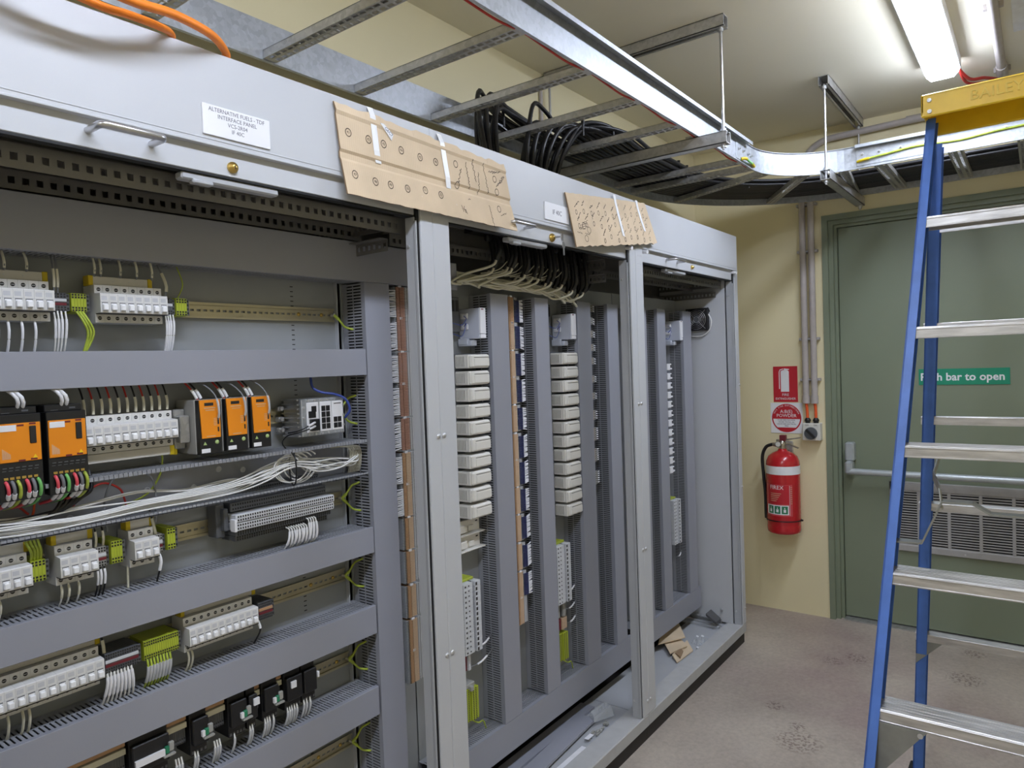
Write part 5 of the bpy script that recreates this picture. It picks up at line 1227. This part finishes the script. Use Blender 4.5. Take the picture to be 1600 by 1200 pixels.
for a, c, L, an in [(1.391, 1.954, 0.045, -1.9), (1.411, 1.974, 0.07, -1.4), (1.438, 1.987, 0.06, -1.4), (1.462, 1.957, 0.06, -1.65), (1.484, 1.986, 0.08, -1.4), (1.505, 1.968, 0.035, 0.1), (1.521, 1.967, 0.04, 0.25), (1.534, 1.932, 0.035, 0.6), (1.545, 1.938, 0.04, 0.75), (1.551, 1.948, 0.03, 0.7), (1.497, 1.874, 0.06, -1.35), (1.545, 1.853, 0.03, 0.4), (1.412, 1.876, 0.01, 0.2), (1.381, 1.857, 0.018, -1.1), (1.388, 1.855, 0.018, -1.2), (1.392, 1.85, 0.016, -1.0)]:
    scrawl(b, a, c, L, an, faceA, rnd)
stuff(b.build('handwriting', 'ink_k', cardA))
for k, (x, z) in enumerate(up1[:6]+lo1[:6]):
    text(str(41+k), .0085, (x, faceA(x, z)-.0007, z), 'y', 'ink_k', cardA, name='number', rot=(R(90), R(18), 0), ext=0)
b = MB(); rnd = random.Random(8)
for row in range(3):
    for k in range(11):
        u = .08+.085*k; v = .80-.27*row+rnd.uniform(-.05, .05)
        if row == 2 and k < 3: continue
        x = (1.934*(1-u)+2.528*u)*(1-v)+(1.897*(1-u)+2.455*u)*v; z = (1.812*(1-u)+1.888*u)*(1-v)+(1.98*(1-u)+2.034*u)*v
        scrawl(b, x-.010, z-.006, rnd.uniform(.022, .040), R(44)+rnd.uniform(-.2, .2), faceB, rnd, .0034, .0008 if k > 5 else .0011)
        ring(b, x, z-.022, .0062, .0085, faceB, .0008, 12)
for k in range(8):
    x = 1.945+.012*(k % 5)+.02*(k//5); z = 1.86+.012*(k % 4)
    scrawl(b, x, z, .03, R(8)+rnd.uniform(-.3, .3), faceB, rnd, .0025, .0006)
for x, z in ((1.99, 1.885), (2.0, 1.845), (2.02, 1.875)): ring(b, x, z, .012, .011, faceB)
stuff(b.build('handwriting', 'ink_k', cardB))
def strip_tape(label, pts, wd, face, m='tape'):
    """tape running down over the fascia edge onto the cardboard; pts (x, z) from top to bottom"""
    V = []
    for x, z, y in pts: V += [(x-wd, y, z), (x+wd, y, z), (x-wd, y+.0004, z), (x+wd, y+.0004, z)]
    F = []
    for i in range(len(pts)-1):
        a = 4*i; F += [(a, a+1, a+5, a+4), (a+2, a+6, a+7, a+3), (a, a+4, a+6, a+2), (a+1, a+3, a+7, a+5)]
    F += [(0, 2, 3, 1), (4*len(pts)-4, 4*len(pts)-3, 4*len(pts)-1, 4*len(pts)-2)]
    return tag(MB().add(V, F).build('tape_strip', m), label, 'tape', 'tape strips')
def tp(face, l): return [(x, z, (face(x, z) if z < zt else -.001)-.0018) for x, z, zt in l]
strip_tape('left white tape strip holding the large cardboard', tp(faceA, [(1.094, 2.032, 2.02), (1.096, 2.012, 2.02), (1.098, 1.975, 2.02), (1.100, 1.935, 2.02), (1.107, 1.908, 2.02)]), .0085, faceA)
strip_tape('right white tape strip holding the large cardboard', tp(faceA, [(1.320, 2.026, 2.006), (1.324, 2.004, 2.006), (1.330, 1.955, 2.006), (1.335, 1.92, 2.006), (1.340, 1.893, 2.006)]), .0085, faceA)
strip_tape('left pale tape strip holding the smaller cardboard', tp(faceB, [(2.216, 2.026, 2.03), (2.222, 2.0, 2.03), (2.238, 1.94, 2.03), (2.258, 1.884, 2.03)]), .008, faceB)
strip_tape('right pale tape strip holding the smaller cardboard', tp(faceB, [(2.383, 2.033, 2.04), (2.392, 2.0, 2.04), (2.41, 1.96, 2.04), (2.43, 1.924, 2.04)]), .008, faceB)
s = place('paper_tag', 'small white paper tag marked G6C7 on the large cardboard', 'label', (1.14, faceA(1.13, 1.99)-.001, 1.97))
q = [(1.116, 2.001), (1.127, 2.001), (1.155, 1.983), (1.149, 1.968)]
b = MB().prism(q, faceA(1.13, 1.99)-.0022, faceA(1.13, 1.99)-.0014, 'y').build('paper', 'paper', s)
cx = sum(p[0] for p in q)/4; cz = sum(p[1] for p in q)/4
text('G6C7', .011, (cx+.004, faceA(1.13, 1.99)-.0025, cz-.002), 'y', 'navy_w', s, rot=(R(90), R(32), 0), ext=0)
# ================================================================ step ladder
def lx(z): return 1.60+.34*z            # front rails lean back
def rx(z): return 2.62-.145*z           # rear rails
def yo(z, far=True): return (-.831-.0567*z) if far else (-1.436+.0567*z)
s = place('step_ladder', 'blue fibreglass step ladder with yellow cap and aluminium treads', 'ladder', (2.1, -1.135, 0))
def channel_rail(name, fx, depth, far, z0, z1, fl, sgn, ins=0.0):
    """C channel: web on the outer side, flanges turned inward"""
    i = -1 if far else 1; t = .004; b = MB()
    for (xa, xb, ya, yb) in ((0, depth, 0, t), (0, t, 0, fl), (depth-t, depth, 0, fl)):
        V = []
        for z in (z0, z1):
            y0 = yo(z, far)+(ins if far else -ins); x0 = fx(z)
            for xx, yy in ((xa, ya), (xb, ya), (xb, yb), (xa, yb)): V.append((x0+xx*sgn, y0+i*yy, z))
        b.hexa(V)
    return b.build(name, 'blue', s)
for far in (True, False):
    r_ = channel_rail('front_rail', lx, .062, far, 0.02, 2.09, .023, 1)
    z = 0.0; y = yo(0, far); i = -1 if far else 1
    MB().box(lx(0)-.004, lx(0)+.078, y-.003 if not far else y+.003, y+i*.042, 0, .045, c=.003).build('rubber_foot', 'rubber', r_)
    r_ = channel_rail('rear_rail', rx, .05, far, 0.02, 2.02, .030, 1, -.009)
    MB().box(rx(0)-.004, rx(0)+.056, y-.003 if not far else y+.003, y+i*.036, 0, .045, c=.003).build('rubber_foot', 'rubber', r_)
for k in range(1, 7):
    z = .3*k+.003; y0, y1 = yo(z)-.005, yo(z, False)+.005; x = lx(z)
    b = MB().box(x+.002, x+.080, y1, y0, z-.004, z, c=.001).box(x+.001, x+.004, y1, y0, z-.028, z-.001, c=.001).box(x+.077, x+.080, y1, y0, z-.028, z-.001)
    for q in range(5): b.box(x+.010+q*.014, x+.016+q*.014, y1, y0, z-.001, z+.0012)
    b.box(x-.001, x+.004, y1, y0, z-.007, z-.003, c=.001).box(x-.001, x+.004, y1, y0, z-.030, z-.026, c=.001)
    tr = b.build('tread', 'alu', s)
    for yy, i in ((y0, -1), (y1, 1)):
        for q in (.02, .055): MB().cyl((x+q, yy+i*(-.001), z-.014), (x+q, yy+i*.004, z-.014), .005, 8).build('rivet', 'bolt', tr)
for k, hh, ww in ((2, .13, .115), (1, .13, .115)):
    z = .3*k+.003-.028; x = lx(z)
    for far in (True, False):
        i = -1 if far else 1; yy = yo(z, far)+i*.006
        g = MB()
        for xx in (x+.003, x+.068):
            g.prism([(yy, z), (yy+i*ww, z), (yy+i*ww*.85, z-.02), (yy+i*.012, z-hh), (yy, z-hh)], xx-hh*.0, xx+.0018, 'x')
        g.build('tread_bracket', 'alu_b', s)
        MB().cyl((x+.001, yy+i*(ww-.014), z-.010), (x+.004, yy+i*(ww-.014), z-.010), .006, 10).build('bracket_rivet', 'bolt', s)
for z in (1.80, 1.52, 1.24, .97, .535, .25):
    y0, y1 = yo(z)-.004, yo(z, False)+.004; x = rx(z)
    MB().box(x+.006, x+.044, y1, y0, z-.003, z, c=.001).box(x+.005, x+.008, y1, y0, z-.024, z, c=.001).build('rear_brace', 'alu', s)
for z in (.535, .25):
    for far in (True, False):
        i = -1 if far else 1; yy = yo(z, far)+i*.005
        MB().prism([(yy, z-.024), (yy+i*.075, z-.024), (yy, z-.10)], rx(z)+.010, rx(z)+.012, 'x').build('brace_bracket', 'alu_b', s)
# cap
yc0, yc1 = -.945, -1.33
b = MB().box(2.235, 2.40, yc1, yc0, 2.128, 2.137, c=.003).box(2.235, 2.244, yc1, yc0, 2.075, 2.135, c=.003).box(2.391, 2.40, yc1, yc0, 2.06, 2.135, c=.003).box(2.235, 2.40, yc0-.008, yc0, 2.085, 2.135, c=.003).box(2.235, 2.40, yc1, yc1+.008, 2.085, 2.135, c=.003)
cap = b.build('top_cap', 'yellow', s)
for z in (2.088, 2.118): MB().cyl((2.236, yc0-.020, z), (2.231, yc0-.020, z), .0055, 12).build('cap_rivet', 'galv_d', cap)
text('BAILEY', .038, (2.2335, -1.115, 2.106), 'x', 'scuff', cap, ext=.0008)
# spreader
def flat(pts, w_, t, name, m='alu_b', wide=None):
    b = MB()
    for a, c in zip(pts, pts[1:]):
        A, Cc = Vector(a), Vector(c); d = (Cc-A).normalized(); u_ = Vector((0, 0, 1)) if abs(d.z) < .8 else Vector((1, 0, 0)); n_ = d.cross(u_).normalized(); v_ = n_.cross(d).normalized()
        if wide: v_ = Vector(wide); n_ = d.cross(v_).normalized()
        V = [p+n_*sa*t/2+v_*sb*w_/2 for p in (A, Cc) for sa, sb in ((-1, -1), (1, -1), (1, 1), (-1, 1))]; b.hexa(V)
    return b.build(name, m, s)
zs = .955; xq = 1.965
bar = [(xq, -.895, .969), (xq, -.962, .972), (xq, -1.005, 1.076), (xq, -1.067, 1.078), (xq, -1.102, 1.056), (xq, -1.165, 1.056), (xq, -1.20, 1.078), (xq, -1.262, 1.076), (xq, -1.305, .972), (xq, -1.372, .969)]
flat(bar, .034, .004, 'spreader_bar', wide=(1, 0, 0))
for i, y in ((1, -.965), (-1, -1.30)):
    flat([(xq+.004, y-i*.038, 1.072), (xq+.012, y-i*.034, 1.105), (xq+.10, y-i*.012, 1.122), (rx(1.12), y+i*.012, 1.128)], .022, .003, 'spreader_arm')
MB().cyl((xq-.012, -1.0, 1.058), (xq+.02, -1.0, 1.058), .006, 10).build('spreader_pin', 'galv_d', s)
# ================================================================ fire extinguisher and signs
EX, EY, ER = 3.925, -.068, .0875
s = place('fire_extinguisher', 'red dry powder fire extinguisher hanging on the cream wall', 'extinguisher', (EX, EY, .47))
prof = [(.02, .476), (.070, .472), (.084, .478), (.0875, .49), (.0875, .515), (.0865, .520), (.0875, .525), (.0875, .84), (.085, .865), (.074, .890), (.052, .908), (.030, .917), (.022, .922), (.022, .93)]
MB().lathe(prof, (EX, EY, 0), 40).build('cylinder', 'red', s)
def wrap(a0, a1, z0, z1, nm, m, parent, dr=.0006, n=14):
    b = MB(); r_ = ER+dr; V = []
    for k in range(n+1):
        a = R(a0+(a1-a0)*k/n); V += [(EX+r_*math.cos(a), EY+r_*math.sin(a), z0), (EX+r_*math.cos(a), EY+r_*math.sin(a), z1)]
    b.add(V, [(2*k, 2*k+1, 2*k+3, 2*k+2) for k in range(n)], 0, True); return b.build(nm, m, parent)
def wrap_text(body, size, a, z, m, parent, dr=.0012):
    o = text(body, size, (0, 0, 0), 'y', m, None, 'CENTER', ext=0); me = o.data; bpy.data.objects.remove(o)
    for v in me.vertices:
        an = R(a)+v.co.x/(ER+dr); h = v.co.y; v.co = (EX+(ER+dr)*math.cos(an), EY+(ER+dr)*math.sin(an), z+h)
    return put('lettering', me, parent)
wrap(0, 360, .797, .842, 'white_band', 'white', s, .0006, 40)
lab = wrap(128, 226, .575, .745, 'decal', 'red_l', s); wrap(216, 217, .58, .74, 'decal_line', 'white', lab, .001, 2)
wrap(140, 214, .640, .742, 'decal_panel', 'red_s', lab, .0009)
wrap_text('FIREX', .030, 172, .728, 'white', lab)
for k in range(5): wrap(150, 188-4*k, .695-.010*k, .698-.010*k, 'fine_print', 'tan', lab, .0012, 6)
for k in range(9): wrap(219, 225, .73-.011*k, .733-.011*k, 'fine_print', 'tan', lab, .0012, 3)
pic = wrap(132, 213, .583, .634, 'pictogram_panel', 'white', lab, .001)
for k, a in enumerate((140, 164.5, 189)):
    g = wrap(a, a+20, .588, .629, 'pictogram', 'dgreen', pic, .0013, 5)
    wrap(a+6, a+14, .596, .612, 'pictogram_figure', 'white', g, .0016, 4); wrap(a+8.5, a+11.5, .614, .622, 'pictogram_figure', 'white', g, .0016, 3)
MB().tube([(EX+(ER+.002)*math.cos(R(6*k)), EY+(ER+.002)*math.sin(R(6*k)), .543+.004*math.cos(R(6*k-200))) for k in range(61)], .0026, 6).build('hose_strap', 'rubber', s)
MB().box(EX-.006, EX+.006, EY-ER-.012, EY-ER, .541, .549, c=.001).build('strap_tail', 'rubber', s)
v = MB().lathe([(.017, .925), (.019, .945), (.019, .965), (.012, .975)], (EX, EY, 0), 16).tube([(EX-.005, EY+.018, .95), (EX-.008, EY+.05, .952)], [.014, .010], 12).cyl((EX-.02, EY+.012, .955), (EX-.034, EY+.013, .956), .017, 16).build('valve', 'chrome', s)
MB().cyl((EX-.0345, EY+.013, .956), (EX-.0365, EY+.013, .956), .013, 16).build('gauge_face', 'sw', v)
MB().prism([(EY+.03, .978), (EY-.03, .984), (EY-.095, .994), (EY-.095, .990), (EY-.03, .976), (EY+.03, .970)], EX-.010, EX+.010, 'x').build('upper_lever', 'chrome', v)
MB().prism([(EY+.01, .962), (EY-.04, .958), (EY-.085, .938), (EY-.083, .933), (EY-.04, .950), (EY+.01, .954)], EX-.010, EX+.010, 'x').build('lower_lever', 'chrome', v)
MB().box(EX-.014, EX+.014, EY-.022, EY+.012, .972, 1.004, c=.003).build('safety_tag', 'maroon', v)
MB().tube(spline([(EX-.008, EY+.05, .952), (EX-.01, EY+.085, .935), (EX-.012, EY+.105, .88), (EX-.014, EY+.100, .78), (EX-.016, EY+.092, .68), (EX-.02, EY+.090, .58), (EX-.022, EY+.088, .545)]), .009, 12).build('hose', 'blk2', s)
MB().box(4.012, 4.03, EY-.03, EY+.03, .86, .96, c=.003).box(EX+.02, 4.02, EY-.012, EY+.012, .915, .935).build('wall_bracket', 'galv_d', s)
XW = 4.03
def sign(label, y0, y1, z0, z1, m):
    s = place('wall_sign', label, 'sign', (XW, (y0+y1)/2, z0)); MB().box(XW-.0035, XW-.0002, y1, y0, z0, z1, c=.0006).build('sign_plate', m, s); return s
s = sign('red FIRE EXTINGUISHER sign with a white cylinder symbol', .002, -.128, 1.177, 1.375, 'red_s')
yc = -.063; X0_ = XW-.0044
b = MB(); n = 10; prof = [(yc+.024, 1.234), (yc-.020, 1.234)]
prof += [(yc-.020, 1.345)] + [(yc+.002-.022*math.cos(R(180*k/n)), 1.345+.010*math.sin(R(180*k/n))) for k in range(n+1)][1:-1] + [(yc+.024, 1.345)]
b.prism(prof, X0_, X0_+.001, 'x')
hp = [(yc+.030, 1.25), (yc+.034, 1.25), (yc+.034, 1.345), (yc+.028, 1.358), (yc+.010, 1.363), (yc+.010, 1.359), (yc+.026, 1.354), (yc+.030, 1.345)]
b.prism(hp, X0_, X0_+.001, 'x').prism([(yc+.006, 1.352), (yc-.022, 1.356), (yc-.022, 1.360), (yc+.006, 1.364)], X0_, X0_+.001, 'x')
b.build('cylinder_symbol', 'white', s)
text('FIRE', .0205, (X0_, yc, 1.217), 'x', 'white', s); text('EXTINGUISHER', .0168, (X0_, yc, 1.195), 'x', 'white', s, sx=.95)
s = sign('white square sign with a red A:B(E) POWDER disc', .021, -.151, 1.003, 1.172, 'white')
yc, zc, rr_ = -.065, 1.0875, .079
MB().cyl((XW-.0036, yc, zc), (XW-.0042, yc, zc), rr_, 48).build('red_disc', 'red_s', s)
pl = [(yc+.072*math.cos(a), zc+.072*math.sin(a)) for a in [R(184+172*k/24) for k in range(25)]]
pl = [p for p in pl if p[1] > zc-.056]; L = [p for p in pl if p[0] < yc]; Rr = [p for p in pl if p[0] >= yc]
MB().prism(pl, XW-.0048, XW-.0041, 'x').build('white_field', 'white', s)
text('A:B(E)', .026, (XW-.0048, yc, zc+.036), 'x', 'white', s); text('POWDER', .025, (XW-.0048, yc, zc+.013), 'x', 'white', s, sx=1.02)
text('TO BE USED FOR PAPER,\nWOOD, TEXTILE, OIL,\nLIQUID AND ELECTRICAL\nFIRES', .0088, (XW-.0052, yc, zc-.028), 'x', 'ink_k', s, space=1.25)
word = 'THIS FIRE EXTINGUISHER'
for k, ch in enumerate(word):
    a = 158-136*k/(len(word)-1)
    if ch != ' ': text(ch, .0115, (XW-.0048, yc-.0695*math.cos(R(a)), zc+.0695*math.sin(R(a))), 'x', 'white', s, name='letter', rot=tuple((Euler((R(90), 0, R(-90))).to_matrix() @ Matrix.Rotation(R(a-90), 3, 'Z')).to_euler()))
# ================================================================ things lying on the cabinet floors
FZ0 = .0932
def slab(name, label, cat, quad, z0, th, m, tilt=0.0, group=None):
    V = [(x, y, z0+tilt*i) for i, (x, y) in zip((0, 0, 1, 1), quad)]+[(x, y, z0+th+tilt*i) for i, (x, y) in zip((0, 0, 1, 1), quad)]
    return tag(MB().hexa(V).build(name, m), label, cat, group)
def lid(label, p0, p1, wd, z, yaw=0):
    """loose trunking cover: plate with two turned-down edges"""
    a, c = Vector(p0+(0,)), Vector(p1+(0,)); d = (c-a); L = d.length; s = thing('trunk_cover', label, 'cover', ((a.x+c.x)/2, (a.y+c.y)/2, z), None, (0, 0, math.atan2(d.y, d.x)))
    MB().box(-L/2, L/2, -wd/2, wd/2, .008, .0098, c=.0006).build('cover_plate', 'duct', s)
    for y in (-wd/2, wd/2-.0016): MB().box(-L/2, L/2, y, y+.0016, 0, .0085).build('turned_edge', 'duct', s)
lid('loose grey trunk cover lying at the back of the middle cabinet floor', (1.36, .228), (2.315, .232), .062, FZ0)
lid('second loose grey trunk cover lying skewed in front of the other', (1.36, .118), (2.22, .172), .062, FZ0+.0105)
s = place('white_plastic_elbow', 'crumpled pale plastic piece by the post on the middle cabinet floor', 'packaging', (2.27, .13, FZ0))
MB().hexa([(2.19, .13, FZ0+.02), (2.29, .10, FZ0+.012), (2.305, .15, FZ0+.012), (2.22, .17, FZ0+.02), (2.20, .135, FZ0+.035), (2.28, .11, FZ0+.055), (2.30, .145, FZ0+.05), (2.225, .165, FZ0+.038)]).build('crumpled_sheet', 'clear', s)
b = MB(); rnd = random.Random(2)
for k in range(26):
    x, y, z = rnd.uniform(2.10, 2.24), rnd.uniform(.088, .112), FZ0+rnd.uniform(.003, .010); b.box(x-.006, x+.006, y-.003, y+.003, z-.003, z+.003)
tag(stuff(b.build('metal_offcuts', 'term')), 'small grey offcuts behind the sill of the middle cabinet', 'offcuts')
slab('paper_label', 'small white paper label among the grey offcuts', 'label', ((2.09, .095), (2.13, .095), (2.13, .112), (2.09, .112)), FZ0+.012, .0006, 'white')
slab('paper_sheet', 'long white paper sheet behind the sill of the middle cabinet', 'paper', ((1.36, .082), (2.06, .082), (2.06, .104), (1.36, .104)), FZ0+.001, .0008, 'paper')
slab('foam_pad', 'dark grey foam pad leaning at the end of the right cabinet floor', 'pad', ((3.315, .095), (3.38, .095), (3.395, .150), (3.325, .150)), FZ0+.03, .012, 'foam', .03)
cs = (((2.93, .222), (3.07, .150), (3.19, .235), (3.05, .262)), ((2.90, .150), (3.02, .120), (3.10, .205), (2.98, .215)), ((2.86, .100), (3.02, .092), (3.09, .150), (2.90, .140)))
for k, (q, z, tl, lb) in enumerate(((cs[0], FZ0+.035, .012, 'largest torn cardboard scrap on top of the pile in the right cabinet'), (cs[1], FZ0+.018, .006, 'middle torn cardboard scrap of the pile in the right cabinet'), (cs[2], FZ0+.002, .012, 'lowest torn cardboard scrap near the sill of the right cabinet'))):
    o = slab('cardboard_scrap', lb, 'cardboard', q, z, .0045, 'card', tl)
slab('cardboard_scrap', 'thin folded cardboard flap sticking out of the scrap pile', 'cardboard', ((2.90, .10), (2.97, .118), (2.98, .135), (2.92, .135)), FZ0+.012, .004, 'card_e', .006)
s = place('plastic_bag', 'small clear plastic bag on the right cabinet floor', 'bag', (3.17, .11, FZ0)); rnd = random.Random(6); V = []
for j in range(6):
    for i in range(6): V.append((3.10+.02*i+rnd.uniform(-.004, .004), .088+.010*j, FZ0+.002+(rnd.uniform(0, .018) if 0 < i < 5 and 0 < j < 5 else 0)))
MB().add(V, [(6*j+i, 6*j+i+1, 6*j+i+7, 6*j+i+6) for j in range(5) for i in range(5)]).build('film', 'clear', s)
for k, (x, y) in enumerate(((3.155, .125), (3.185, .112), (3.06, .085))):
    slab('white_scrap', ['larger white scrap beside the plastic bag', 'smaller white scrap beside the plastic bag', 'tiny white scrap near the sill of the right cabinet'][k], 'scrap', ((x-.008, y-.006), (x+.008, y-.004), (x+.005, y+.006), (x-.006, y+.005)), FZ0+.016-.006*k, .002, 'white', .004)
